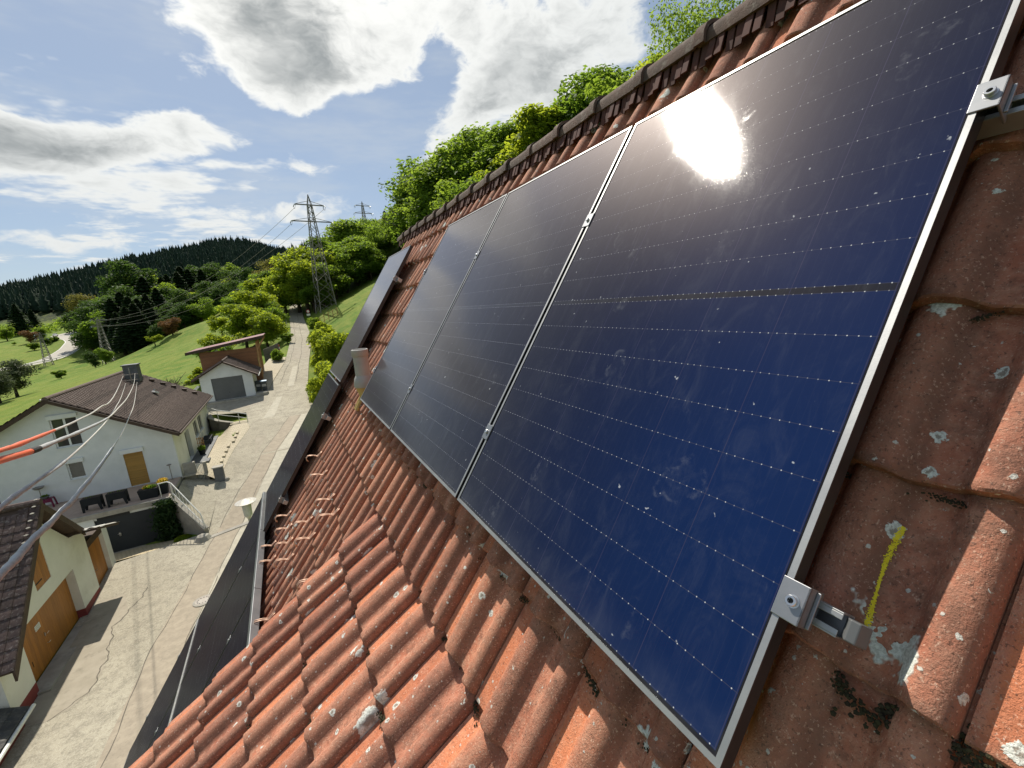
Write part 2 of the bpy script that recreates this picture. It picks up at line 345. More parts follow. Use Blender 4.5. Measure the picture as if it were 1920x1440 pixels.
def mat_ground():
    m,nt=new_mat('meadow_grass'); geo=nt.t.nodes.new('ShaderNodeNewGeometry'); P=geo.outputs['Position']
    a=nt.noise(P,.028,5,.6); b=nt.noise(P,.35,6,.68); c=nt.noise(P,2.6,6,.72)
    col=nt.mix(nt.step(a,.35,.65),(.090,.165,.018),(.150,.205,.028))
    col=nt.mix(nt.m('MULTIPLY',nt.step(b,.42,.62),.8),col,(.205,.225,.040))
    col=nt.mix(nt.m('MULTIPLY',nt.step(c,.48,.70),.5),col,(.060,.110,.014))
    sp=nt.t.nodes.new('ShaderNodeSeparateXYZ'); nt.put(sp.inputs[0],P)
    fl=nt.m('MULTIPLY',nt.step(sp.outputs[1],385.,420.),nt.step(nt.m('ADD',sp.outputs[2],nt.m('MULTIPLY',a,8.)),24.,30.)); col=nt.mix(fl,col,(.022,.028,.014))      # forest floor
    col=nt.mix(nt.m('MULTIPLY',nt.step(nt.noise(nt.v('ADD',P,(40,11,0)),.09,5,.6),.58,.72),.5),col,(.19,.165,.06))
    tuft=nt.noise(P,7.,4,.75); mow=nt.noise(nt.v('MULTIPLY',P,(.9,.12,.3)),.8,3,.6)
    col=nt.mix(nt.m('MULTIPLY',nt.step(tuft,.46,.66),.55),col,(.045,.082,.012)); col=nt.mix(nt.m('MULTIPLY',nt.step(mow,.5,.62),.35),col,(.20,.235,.05))
    h=nt.m('ADD',nt.m('ADD',b,nt.m('MULTIPLY',tuft,.35)),nt.m('MULTIPLY',c,.5))
    s=nt.n('ShaderNodeBsdfPrincipled',Base_Color=col,Roughness=.9,Normal=bump(nt,h,.7,.25)); nt.last.inputs['Specular IOR Level'].default_value=.12
    finish(nt,s); return m

def mat_asphalt():
    m,nt=new_mat('worn_asphalt'); geo=nt.t.nodes.new('ShaderNodeNewGeometry'); P=geo.outputs['Position']
    big=nt.noise(P,.22,6,.65); mid=nt.noise(P,1.5,7,.7); fin=nt.noise(P,22.,4,.7); grit=nt.noise(P,90.,2,.6)
    col=nt.mix(nt.step(big,.36,.64),(.33,.295,.225),(.41,.37,.285))
    col=nt.mix(nt.m('MULTIPLY',nt.step(mid,.44,.66),.75),col,(.225,.20,.155))
    col=nt.mix(nt.m('MULTIPLY',nt.step(nt.noise(nt.v('ADD',P,(5,9,1)),3.3,7,.72),.56,.72),.5),col,(.19,.18,.145))
    col=nt.mix(nt.m('MULTIPLY',nt.step(fin,.48,.62),.55),col,(.50,.46,.37))
    med=nt.noise(nt.v('ADD',P,(2,4,1)),8.,5,.75); col=nt.mix(nt.m('MULTIPLY',nt.step(med,.50,.64),.60),col,(.20,.18,.14))
    col=nt.mix(nt.m('MULTIPLY',nt.step(grit,.52,.64),.55),col,(.15,.135,.105))
    vo=nt.t.nodes.new('ShaderNodeTexVoronoi'); vo.feature='DISTANCE_TO_EDGE'; vo.inputs['Scale'].default_value=.16
    nt.put(vo.inputs['Vector'],nt.v('ADD',P,nt.v('SCALE',nt.noise(P,.8,6,.7,out=1),1.6)))
    crack=nt.m('MULTIPLY',nt.step(vo.outputs['Distance'],.006,.001),nt.step(big,.45,.6))
    col=nt.mix(nt.m('MULTIPLY',crack,.45),col,(.09,.08,.065))
    s=nt.n('ShaderNodeBsdfPrincipled',Base_Color=col,Roughness=.9,Normal=bump(nt,nt.m('ADD',fin,nt.m('MULTIPLY',grit,.6)),.5,.015)); nt.last.inputs['Specular IOR Level'].default_value=.2
    finish(nt,s); return m

def mat_pavers(name, c1, c2, sx, sy, rot=0.):
    m,nt=new_mat(name); geo=nt.t.nodes.new('ShaderNodeNewGeometry'); P=geo.outputs['Position']
    mp=nt.t.nodes.new('ShaderNodeMapping'); nt.put(mp.inputs[0],P); mp.inputs['Rotation'].default_value=(0,0,rot)
    br=nt.t.nodes.new('ShaderNodeTexBrick'); nt.put(br.inputs['Vector'],mp.outputs[0])
    br.inputs['Scale'].default_value=1.; br.inputs['Brick Width'].default_value=sx; br.inputs['Row Height'].default_value=sy; br.inputs['Mortar Size'].default_value=.012
    nt.put(br.inputs['Color1'],c1); nt.put(br.inputs['Color2'],c2); nt.put(br.inputs['Mortar'],tuple(x*.45 for x in c1))
    col=nt.mix(nt.m('MULTIPLY',nt.step(nt.noise(P,1.3,6,.7),.45,.7),.4),br.outputs[0],tuple(x*.6 for x in c1))
    s=nt.n('ShaderNodeBsdfPrincipled',Base_Color=col,Roughness=.85,Normal=bump(nt,br.outputs['Fac'],-.4,.01)); finish(nt,s); return m

def mat_wood(name,c1,c2,axis=2,scale=9.,rough=.55):
    m,nt=new_mat(name); co=nt.n('ShaderNodeTexCoord',out=3); info=nt.t.nodes.new('ShaderNodeObjectInfo')
    co=nt.v('ADD',co,nt.v('SCALE',nt.n('ShaderNodeCombineXYZ',info.outputs['Random'],info.outputs['Random'],info.outputs['Random']),30.))
    st=[1.,1.,1.]; st[axis]=.09
    g=nt.noise(nt.v('MULTIPLY',co,tuple(st)),scale*3,6,.65); k=nt.m('ADD',nt.m('MULTIPLY',info.outputs['Random'],.3),.85)
    col=nt.mix(nt.step(g,.3,.7),c1,c2); col=nt.mix(1.,col,nt.n('ShaderNodeCombineColor',k,k,k),'MULTIPLY')
    s=nt.n('ShaderNodeBsdfPrincipled',Base_Color=col,Roughness=rough,Normal=bump(nt,g,.25,.004)); finish(nt,s); return m

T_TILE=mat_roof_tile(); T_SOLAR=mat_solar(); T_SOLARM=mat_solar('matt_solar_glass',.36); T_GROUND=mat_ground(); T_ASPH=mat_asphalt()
FRAMEB=mat('black_anodised_frame',(.014,.014,.015),(.02,.02,.021),9.,.35,spec=.5)
ALU=mat('anodised_aluminium',(.40,.40,.39),(.34,.34,.34),14.,.48,metal=.8,bs=260.,bstr=.08,bd=.001)
ALUD=mat('dull_aluminium',(.24,.25,.26),(.30,.30,.31),9.,.45,metal=.8)
STEEL=mat('stainless_steel',(.62,.61,.59),(.5,.5,.5),20.,.3,metal=1.)
BLACK=mat('black_underside',(.012,.012,.012),(.02,.02,.02),5.,.7)
BATTEN=mat('dark_roof_deck',(.05,.035,.025),(.03,.02,.015),5.,.9)
RIDGE=mat('weathered_ridge_tile',(.12,.07,.052),(.08,.055,.043),9.,.92,bs=160.,bstr=.6,bd=.006,dirt=((.26,.23,.19),30.,.6),rnd=.3)
FILL=mat('ridge_filler',(.10,.035,.025),(.06,.025,.02),20.,.9)
WHITE=mat('white_render',(.70,.71,.70),(.64,.655,.65),1.4,.9,bs=60.,bstr=.35,bd=.006,dirt=((.52,.53,.50),.8,.35))
CREAM=mat('cream_render',(.70,.695,.645),(.65,.645,.595),1.2,.9,bs=60.,bstr=.35,bd=.006,dirt=((.46,.45,.38),.9,.4))
LILAC=mat('lilac_reveal',(.60,.57,.58),(.56,.53,.55),2.,.9)
REDB=mat('red_plinth_paint',(.20,.035,.035),(.15,.03,.03),3.,.75,bs=40.)
BROWNT=mat('brown_concrete_tile',(.085,.058,.048),(.125,.09,.075),5.,.9,bs=70.,bstr=.5,bd=.01,rnd=.45,dirt=((.20,.165,.135),7.,.55))
BROWNT2=mat('dark_brown_tile',(.060,.038,.034),(.090,.06,.052),6.,.85,bs=60.,bstr=.5,bd=.01,rnd=.5,dirt=((.30,.26,.23),10.,.5))
BROWNW=mat('dark_brown_timber',(.045,.028,.018),(.07,.042,.027),6.,.7,bs=50.)
ANTH=mat('anthracite_steel_door',(.022,.026,.030),(.028,.032,.037),1.2,.55,spec=.25)
GREYD=mat('grey_garage_door',(.10,.103,.105),(.115,.118,.12),2.,.5)
ORANGE=mat_wood('honey_stained_wood',(.36,.145,.022),(.27,.10,.014))
SHUT=mat_wood('ochre_roller_slat',(.42,.24,.06),(.36,.20,.045),axis=0,scale=5.)
CEDAR=mat_wood('larch_cladding',(.30,.125,.048),(.22,.085,.03),axis=0,scale=7.)
TIMB=mat_wood('pale_timber',(.46,.25,.10),(.38,.19,.07))
FRAMEW=mat('white_plastic',(.72,.73,.72),(.68,.69,.68),3.,.4)
PANE=mat('dark_window_pane',(.030,.034,.036),(.055,.06,.06),1.5,.08,spec=.6)
GREYF=mat('grey_window_frame',(.36,.36,.33),(.32,.32,.30),4.,.6)
CONC=mat('weathered_concrete',(.36,.335,.285),(.27,.25,.215),1.6,.9,bs=30.,bstr=.4,bd=.01,dirt=((.16,.15,.125),2.4,.5))
CONCD=mat('stained_concrete',(.20,.18,.145),(.14,.125,.10),1.5,.95,bs=30.,bstr=.4,bd=.01,dirt=((.07,.065,.05),3.,.6))
TERR=mat('terrace_flagstone',(.42,.31,.24),(.36,.27,.21),1.8,.8)
PAVY=mat_pavers('yellow_cobbles',(.50,.41,.255),(.44,.36,.22),.22,.14,.35)
PAVG=mat_pavers('buff_patio_stone',(.46,.40,.28),(.41,.35,.25),.30,.22,.1)
TANSTRIP=mat('tan_concrete_strip',(.36,.305,.23),(.29,.245,.185),3.,.92,bs=35.,bstr=.5,bd=.01,dirt=((.21,.18,.14),11.,.6))
PALESTRIP=mat('pale_concrete_slab',(.46,.42,.33),(.37,.34,.27),3.,.92,bs=35.,bstr=.5,bd=.01,dirt=((.27,.245,.195),11.,.6))
PLAST=mat('black_planter_plastic',(.009,.011,.014),(.013,.016,.019),4.,.7,spec=.2)
PURPLE=mat('magenta_plastic',(.16,.008,.05),(.13,.006,.04),4.,.4)
RAILW=mat('white_painted_steel',(.70,.70,.66),(.62,.61,.57),12.,.45)
SOIL=mat('planter_soil',(.05,.035,.022),(.03,.02,.014),20.,.95)
GALV=mat('galvanised_lattice',(.30,.285,.26),(.22,.19,.16),1.5,.6,metal=.3)
INSU=mat('green_insulator',(.05,.12,.10),(.04,.10,.08),3.,.3)
REDROOF=mat('red_brown_sheet_roof',(.21,.075,.07),(.17,.06,.06),2.,.55)
PIPEG=mat('grey_vent_plastic',(.36,.35,.33),(.30,.29,.27),5.,.55)
YELB=mat('ochre_flashing',(.42,.27,.075),(.50,.36,.14),14.,.7)
CABG=mat('grey_cable_sleeve',(.40,.41,.41),(.32,.33,.33),9.,.55,bs=30.,bstr=.5,bd=.006,dirt=((.22,.22,.21),14.,.6))
CABO=mat('orange_cable_sleeve',(.72,.12,.045),(.66,.16,.08),5.,.5)
CABW=mat('pale_wire',(.55,.52,.47),(.48,.46,.42),9.,.5)
CHIM=mat('grey_chimney_cladding',(.09,.095,.10),(.13,.135,.14),3.,.6)
BARK=mat('tree_bark',(.085,.062,.045),(.05,.037,.028),6.,.95,bs=20.,bstr=.7,bd=.04)
MOSS=mat('dry_moss',(.055,.052,.022),(.035,.026,.016),60.,1.,bs=300.,bstr=1.,bd=.004)
CHALK=mat('yellow_chalk',(.92,.76,.05),(.85,.66,.03),80.,.95)
HOOK=mat('coppery_hook_wire',(.62,.42,.30),(.55,.36,.26),9.,.45,metal=.4)
BINB=mat('dark_bin_plastic',(.035,.045,.05),(.05,.06,.065),3.,.5); BINL=mat('pale_blue_bin_lid',(.42,.55,.68),(.5,.6,.7),3.,.5)
SIGNR=mat('red_sign_paint',(.5,.05,.05),(.45,.05,.05),3.,.5)
CARP=mat('white_car_paint',(.75,.75,.74),(.72,.72,.72),3.,.3); TYRE=mat('tyre_rubber',(.02,.02,.02),(.03,.03,.03),4.,.8)
FROST=mat('frosted_globe',(.50,.48,.42),(.44,.42,.36),6.,.5,dirt=((.28,.27,.23),8.,.5))
LAMPM=mat('weathered_lamp_metal',(.30,.285,.25),(.44,.42,.38),12.,.6,metal=.3,dirt=((.46,.45,.40),8.,.6))
FLOWY=mat('yellow_petals',(.75,.52,.02),(.66,.40,.015),9.,.7)
L_GREEN=mat_leaf('leaf_green',(.048,.105,.013),(.11,.18,.022),(.30,.43,.04),.55)
L_LIME=mat_leaf('leaf_lime',(.09,.16,.013),(.17,.23,.02),(.46,.54,.035),.56)
L_DARK=mat_leaf('leaf_dark_needle',(.014,.034,.012),(.030,.056,.017),(.04,.08,.016),.25)
L_YEL=mat_leaf('leaf_yellowish',(.10,.11,.02),(.15,.15,.03),(.26,.24,.05),.42)
L_RUST=mat_leaf('leaf_rusty',(.11,.06,.022),(.14,.085,.03),(.22,.12,.04),.35)
L_GREY=mat_leaf('leaf_grey_green',(.055,.075,.035),(.09,.11,.05),(.10,.13,.05),.3)
L_FOREST=mat_leaf('far_forest_needle',(.011,.026,.016),(.022,.044,.020),(.020,.042,.018),.15,rnd=0.)
L_WOOD=mat_leaf('leaf_wood_green',(.026,.062,.014),(.060,.110,.022),(.11,.19,.03),.38)
# ---------------------------------------------------------------- terrain height function
ROADZ = np.array([(-60,-.9),(-30,-.6),(0,-.3),(18,-.05),(24,.08),(28,.5),(32,1.5),(36,2.3),(40,2.8),(46,3.5),(52,4.3),
                  (60,5.5),(70,6.9),(90,9.7),(120,14.),(160,20.),(220,28.),(300,36.)])
ROADX = np.array([(-60,-6.5),(0,-5.),(20,-4.),(28,-3.),(36,-2.),(46,-.8),(52,0.),(63,.9),(74,2.1),(80,2.4),(90,2.8),(104,3.),
                  (122,3.8),(145,5.3),(165,8.),(200,14.),(300,36.)])
def road_z(y): return np.interp(y, ROADZ[:,0], ROADZ[:,1])
def road_x(y): return np.interp(y, ROADX[:,0], ROADX[:,1])
ANCH = [(-10,20,-.1),(-10,29,-.05),(-14,14,-.3),(-22,22,-.6),(-12,40,1.6),(-9,47,2.3),(-5.5,39,2.45),(-6,45,3.0),(-7,52,4.2),(-5,58,5.),
 (-11.6,60,5.0),(-14,82,5.6),(-22,50,1.9),(-34,80,2.3),(-37,92,2.5),(-50,130,1.2),(-57,180,1.7),(-71,200,2.5),(-47,170,2.9),(-84,260,6.9),
 (-91,310,11.8),(-70,222,2.4),(-99,240,3.6),(-123,320,10.9),(-29,140,5.9),(-26,160,11.),(-12,120,10.),(-8,150,15.),(-161,450,25),(-125,430,24),
 (-60,400,30),(-20,330,30),(-200,100,0),(-300,200,4),(-60,0,-3),(-100,-80,-4),(-10,-80,-3),(100,-80,34),
 (9.4,95,12.8),(20,112,18.5),(29.7,122,25.7),(12,62,11),(25,62,18),(50,62,31),(9,45,8),(15,20,8),(30,20,16),(60,20,33),(7,2,3),(62,122,43),(100,60,55),
 (100,150,60),(45,180,42),(16,180,26),(5.5,0,2.2),(-1,6,0.1),(150,0,75),(150,200,80),(80,300,75),
 (-347,900,60),(-288,900,76),(-189,900,100),(-117,900,115),(-63,900,137),(-30,900,134),(0,900,122),(46,900,98),(120,880,78),(220,900,82),(-520,900,46),(-760,800,36),
 (-250,600,38),(-100,600,72),(0,600,74),(80,520,66),(-347,1300,20),(0,1300,50),(420,1300,60),(-700,300,6),(-700,-100,2),(450,300,120),(450,-100,110),(-900,1300,20),(800,700,110)]
_anc = [(float(road_x(y)), float(y), float(road_z(y))) for y in (-40,0,10,18,24,28,32,36,40,46,52,58,64,72,80,90,104,120,140,165,200)] + ANCH
_anc = np.array(_anc, float)
_SC = 100.0
def _tps(r2):
    return np.where(r2 > 1e-12, .5*r2*np.log(np.maximum(r2,1e-12)), 0.)
def _solve():
    P = _anc[:,:2]/_SC; n = len(P)
    r2 = ((P[:,None]-P[None])**2).sum(-1)
    K = _tps(r2) + np.eye(n)*2e-4
    A = np.zeros((n+3,n+3)); A[:n,:n]=K; A[:n,n]=1; A[:n,n+1:]=P; A[n,:n]=1; A[n+1:,:n]=P.T
    b = np.zeros(n+3); b[:n]=_anc[:,2]
    return np.linalg.solve(A,b)
_wts = _solve()
def terrain(x, y):
    x = np.asarray(x,float); y = np.asarray(y,float); sh = x.shape
    Q = np.stack([x.ravel(),y.ravel()],1)/_SC; P=_anc[:,:2]/_SC; n=len(P); out=np.empty(len(Q))
    for i in range(0,len(Q),20000):
        q=Q[i:i+20000]; r2=((q[:,None]-P[None])**2).sum(-1)
        out[i:i+20000]=_tps(r2)@_wts[:n]+_wts[n]+q@_wts[n+1:]
    xr = x.ravel(); yr = y.ravel()
    # the street corridor follows its own profile
    d = np.abs(xr-road_x(yr)); w = np.clip((4.5-d)/2.5,0,1); w = w*w*(3-2*w)
    out = out*(1-w)+road_z(yr)*w
    # level ground in front of the garages
    w = np.clip((xr+13)/2,0,1)*np.clip((-xr+0)/2,0,1)*np.clip((29.5-yr)/2.,0,1)*np.clip((yr+30)/5,0,1)
    out = out*(1-w)+road_z(yr)*w
    return out.reshape(sh)
# ---------------------------------------------------------------- ground sheet
def axis_steps(segs):
    out=[]
    for a,b,st in segs: out += list(np.arange(a,b,st))
    return np.array(out+[segs[-1][1]])
gx=axis_steps([(-2400,-1000,200),(-1000,-240,20),(-240,-100,6),(-100,-34,2.5),(-34,42,1.0),(42,130,3),(130,500,15),(500,2400,150)])
gy=axis_steps([(-1500,-300,120),(-300,-40,15),(-40,-6,2.5),(-6,110,1.0),(110,330,2.5),(330,1000,10),(1000,1400,20),(1400,3600,200)])
GX,GY=np.meshgrid(gx,gy); cxx=np.clip(GX,-900,800); cyy=np.clip(GY,-100,1300)
GZ=terrain(cxx,cyy)
far=np.clip((np.hypot(GX-cxx,GY-cyy))/900,0,1); GZ=GZ*(1-far*.4)
rd=np.abs(GX-road_x(GY)); wr=np.clip((6.5-rd)/1.,0,1)*((GY>-50)&(GY<200)); GZ=GZ-.12*wr
wl=((GX>-12)&(GX<2)&(GY>-48)&(GY<60)); GZ=GZ-.12*wl*(1-wr)
# gentle unevenness of the meadows
GZ=GZ+.18*np.sin(GX*.21+1.3*np.sin(GY*.09))*np.sin(GY*.17)*np.clip((np.abs(GX+4)-10)/20,0,1)
nx,ny=len(gx),len(gy)
V=np.stack([GX.ravel(),GY.ravel(),GZ.ravel()],1); idx=np.arange(nx*ny).reshape(ny,nx)
F=np.stack([idx[:-1,:-1].ravel(),idx[:-1,1:].ravel(),idx[1:,1:].ravel(),idx[1:,:-1].ravel()],1)
me=bpy.data.meshes.new('ground'); me.vertices.add(len(V)); me.vertices.foreach_set('co',V.ravel().astype('f4'))
me.loops.add(F.size); me.loops.foreach_set('vertex_index',F.ravel().astype('i4')); me.polygons.add(len(F)); me.polygons.foreach_set('loop_start',(np.arange(len(F))*4).astype('i4'))
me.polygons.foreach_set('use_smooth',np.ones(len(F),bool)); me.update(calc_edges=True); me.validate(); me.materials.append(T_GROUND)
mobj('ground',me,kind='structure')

# ---------------------------------------------------------------- street and paved areas (sheets a few mm apart)
def sheet(name, left, right, z_off, material, zf=None, ny_=None, nx_=10, step=.6, **t):
    """strip between two boundary polylines given as (y, x)"""
    L=np.array(left,float); Rr=np.array(right,float); y0=max(L[0,0],Rr[0,0]); y1=min(L[-1,0],Rr[-1,0])
    ys=np.arange(y0,y1+1e-6,step); V=[];F=[]
    for y in ys:
        a=np.interp(y,L[:,0],L[:,1]); b=np.interp(y,Rr[:,0],Rr[:,1])
        for i in range(nx_+1):
            x=a+(b-a)*i/nx_; V.append((x,y,(zf(x,y) if zf else float(road_z(y)))+z_off))
    k=nx_+1
    for j in range(len(ys)-1):
        for i in range(nx_): F.append((j*k+i,j*k+i+1,(j+1)*k+i+1,(j+1)*k+i))
    return mobj(name, make_mesh(name,V,F,material,True), **t)
sheet('street',[(-45,-10.5),(17.9,-9.8),(27.85,-9.75),(28.0,-6.2),(28.3,-5.72),(30,-5.62),(33.4,-5.38),(34.8,-5.23),(37.7,-4.84),(42.5,-3.83),(43.5,-4.1),(47.2,-4.35),(47.6,-7.6),(51.98,-7.9),(52,-3.6),(52.6,-2.6),(53.3,-2.43),(57.6,-1.73),(64.6,-.49),(78.5,.73),(89.5,1.27),(102.5,1.62),(121.4,2.39),(146.5,4.5),(165,7.2),(200,13)],
               [(-45,1.4),(46,1.4),(49.3,1.14),(62.9,2.33),(74.1,3.48),(79.6,4.25),(87.1,4.16),(103.8,4.37),(122.7,5.13),(141.3,6.02),(165,9.2),(200,15)],
               0.0, T_ASPH, kind='structure')
sheet('concrete_strip',[(8,-7.0),(15.7,-6.8),(20.2,-6.47),(24,-5.95),(27.8,-5.27),(29.6,-4.66),(36,-2.9),(43.4,-.75)],[(8,-5.6),(15.7,-5.5),(20.2,-5.3),(24,-4.85),(27.8,-4.1),(29.6,-3.5),(36,-1.9),(43.4,.2)],.006,TANSTRIP,nx_=3,kind='structure')
sheet('pale_slab_strip',[(8,-5.55),(20.2,-5.25),(24,-4.8),(27.8,-4.05),(29.6,-3.45),(36,-1.85),(43.4,.25)],[(8,-3.),(20.2,-2.9),(24,-2.6),(27.8,-2.3),(29.6,-1.9),(36,0.3),(43.4,1.15)],.006,PALESTRIP,nx_=3,kind='structure')
sheet('pale_slab_strip',[(44.2,-2.9),(50.2,-1.7)],[(44.2,-2.0),(50.2,-1.2)],.006,PALESTRIP,nx_=3,kind='structure')
sheet('pale_slab_strip',[(53.5,-.6),(62,.35)],[(53.5,.05),(62,.95)],.006,PALESTRIP,nx_=3,kind='structure')
sheet('cobbled_forecourt',[(27.82,-10.8),(29.98,-10.8)],[(27.82,-5.62),(29.98,-7.25)],.012,PAVY,zf=lambda x,y:.47-.44*(y-27.82)/2.16,nx_=8,step=.24,kind='structure')
sheet('sandy_driveway',[(52.4,-2.65),(57.6,-3.0),(64.,-3.1),(68.5,-2.2)],[(52.4,-2.55),(53.3,-2.45),(57.6,-1.78),(64.6,-.52),(68.5,-.2)],.012,PAVG,nx_=5,kind='structure')
def patch(name,poly,z,material):
    V=[(x,y,float(road_z(y))+z) for x,y in poly]; return mobj(name,make_mesh(name,V,[tuple(range(len(V)))],material),kind='structure')
PATCH=mat('older_tarmac',(.29,.255,.195),(.34,.30,.235),1.6,.93,bs=35.,bstr=.5,bd=.01,dirt=((.19,.165,.125),2.6,.6)); JOINT=mat('dark_joint_filler',(.10,.088,.068),(.14,.12,.095),5.,.95)
patch('asphalt_patch',[(-9.5,24.6),(-9.5,18.0),(-8.85,17.75),(-8.35,17.98),(-8.0,18.45),(-7.9,19.4),(-7.98,20.0),(-8.12,21.1),(-8.3,22.2),(-8.0,23.0),(-8.5,24.6)][::-1],.005,PATCH)
patch('asphalt_patch',[(-4.9,31.),(-4.2,36.5),(-3.4,39.8),(-2.6,39.6),(-3.3,36.),(-4.,31.)][::-1],.005,PATCH)
patch('asphalt_patch',[(-7.3,48.2),(-4.6,48.),(-2.6,49.6),(-3.,51.1),(-7.2,51.1)],.005,PATCH)
patch('asphalt_patch',[(.2,66),(2.4,66),(3.1,73),(1.,73.2)],.005,PATCH)
def joint(pts,w=.035):
    pts=np.array(pts,float); n=60; t=np.linspace(0,1,n); s=np.r_[0,np.cumsum(np.hypot(*np.diff(pts,axis=0).T))]; s/=s[-1]
    x=np.interp(t,s,pts[:,0])+.05*np.sin(t*37)+.03*np.sin(t*91+1); y=np.interp(t,s,pts[:,1]); V=[];F=[]
    for i in range(n): ww=w*(.6+.6*abs(math.sin(i*1.7))); z=float(road_z(y[i]))+.0095; V += [(x[i]-ww/2,y[i],z),(x[i]+ww/2,y[i],z)]
    F=[(2*i,2*i+1,2*i+3,2*i+2) for i in range(n-1)]; return mobj('road_joint',make_mesh('road_joint',V,F,JOINT),kind='structure')
joint([(-8.85,17.75),(-8.0,18.45),(-7.95,20.0),(-8.3,22.2),(-8.0,23.0),(-7.6,24.6)]); joint([(-5.6,8),(-5.3,20.2),(-4.1,27.8),(-1.9,36),(.2,43.4)],.03); joint([(-7.0,8),(-6.47,20.2),(-5.27,27.8),(-2.9,36),(-.75,43.4)],.03)
joint([(.3,55),(1.5,66),(2.6,80),(3.1,100),(4.,122)],.05); joint([(-1.3,55),(.3,66),(1.6,80),(2.2,100)],.05); joint([(-2.2,44.4),(.9,44.0)],.2)
dr=empty('drain_channel',(0,0,0),label='grey drain channel crossing the street below the stair wall',cat='drain'); MB().hexa([(-5.5,27.75,.40),(-3.0,28.35,.48),(-2.95,28.12,.46),(-5.45,27.5,.37),(-5.5,27.75,.505),(-3.0,28.35,.60),(-2.95,28.12,.57),(-5.45,27.5,.475)]).build('channel',CONC,dr)
# manhole
mh=empty('manhole_cover',(-5.12,21.9,.045),label='round cast manhole cover set in the street beside the black panels',cat='manhole')
MB().lathe([(.40,0),(.40,.02),(.32,.022)],n=32).build('ring',CONC,mh,True)
MB().lathe([(.315,0),(.315,.03)],n=32).build('lid',GALV,mh)
hl=MB()
for k in range(12):
    a=2*math.pi*k/12; hl.box(.22*math.cos(a)-.025,.22*math.cos(a)+.025,.22*math.sin(a)-.025,.22*math.sin(a)+.025,.028,.034)
hl.build('vent_holes',BLACK,mh)
# ================================================================ the tiled house we stand on
PITCH=R(55.66); EY=Vector((0,1,0)); ES=Vector((math.cos(PITCH),0,math.sin(PITCH))); EN=Vector((-math.sin(PITCH),0,math.cos(PITCH)))
ORG=Vector((.4837,.3445,CAM_Z-.7462))           # lower right corner of the nearest panel
def rp(y,s,off=0.): return ORG+EY*y+ES*s+EN*off   # y along the ridge, s up the slope, off above the panel plane
def rmat(y,s,off=0.,tilt=0.,spin=0.):
    m=Matrix((( 0,ES.x,EN.x),(-1,0,0),(0,ES.z,EN.z))).to_4x4()   # columns: -ridge, upslope, normal
    return Matrix.Translation(rp(y,s,off))@m@Matrix.Rotation(tilt,4,'X')@Matrix.Rotation(spin,4,'Z')
TW,TC=.305,.335; TOFF=-.128; TILT=-R(5.0); SEAM0=.11; S0=-.115
D_PITCH=R(36); D_S0=-.45; D_C=.305; D_VERGE=2.245
DS=Vector((math.cos(D_PITCH),0,math.sin(D_PITCH))); DN=Vector((-math.sin(D_PITCH),0,math.cos(D_PITCH)))
def dmat(y,d,off=0.,tilt=0.,spin=0.):
    m=Matrix(((0,DS.x,DN.x),(-1,0,0),(0,DS.z,DN.z))).to_4x4()
    p=rp(y,D_S0,TOFF)+DS*d+DN*off
    return Matrix.Translation(p)@m@Matrix.Rotation(tilt,4,'X')@Matrix.Rotation(spin,4,'Z')
PROFILE=[(0,0),(.056,0),(.064,.002),(.072,.010),(.080,.024),(.088,.033),(.098,.038),(.112,.039),(.128,.037),(.142,.032),(.153,.022),(.162,.010),(.172,.002),(.184,0),
         (.214,0),(.222,.003),(.230,.013),(.238,.026),(.247,.034),(.258,.038),(.272,.038),(.284,.035),(.294,.027),(.299,.012),(.300,-.006)]
def tile_mesh(name, seed, hi=True, L=.41, broken=0.):
    rg=np.random.default_rng(seed); prof=PROFILE if hi else PROFILE[::2]+[PROFILE[-1]]
    ys=[0,.004,.02,.08,.17,.26,.335,L] if hi else [0,.01,.17,L]
    n=len(prof); V=[];F=[];UV=[]
    ph=rg.uniform(0,6,4)
    for j,y in enumerate(ys):
        for x,z in prof:
            zz=z+(-.004 if j==0 else 0)+.0012*math.sin(x*31+ph[0])*math.sin(y*13+ph[1])
            yy=y
            if j<3: yy+=.0035*math.sin(x*44+ph[2])+.0018*math.sin(x*130+ph[3])+ (broken*max(0,x-.24)*.6)
            V.append((x,yy,zz))
    m=len(V)
    for x,y,z in list(V): V.append((x,y,z-.021 if y<.06 else z-.014))
    for j in range(len(ys)-1):
        for i in range(n-1):
            F.append((j*n+i,j*n+i+1,(j+1)*n+i+1,(j+1)*n+i)); F.append((m+j*n+i,m+(j+1)*n+i,m+(j+1)*n+i+1,m+j*n+i+1))
    for i in range(n-1): F.append((m+i,m+i+1,i+1,i))
    for j in range(len(ys)-1):
        F.append((m+j*n,j*n,(j+1)*n,m+(j+1)*n)); F.append((j*n+n-1,m+j*n+n-1,m+(j+1)*n+n-1,(j+1)*n+n-1))
    # side lap running under the neighbour's roll
    k=len(V); V += [(-.035,.012,-.010),(.004,.012,-.010),(.004,L,-.010),(-.035,L,-.010),(-.035,.012,-.020),(-.035,L,-.020)]
    F += [(k,k+1,k+2,k+3),(k+4,k,k+3,k+5)]
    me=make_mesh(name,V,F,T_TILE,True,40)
    ul=me.uv_layers.new(name='UVMap'); co=np.array([(v[0]/TW,v[1]/L) for v in V]); li=np.empty(len(me.loops),'i4'); me.loops.foreach_get('vertex_index',li)
    ul.data.foreach_set('uv',co[li].ravel().astype('f4')); return me
TILES=[tile_mesh('roof_tile',k,True,broken=.25 if k==3 else 0) for k in range(7)]
TLO=[tile_mesh('roof_tile_far',k,False) for k in range(3)]

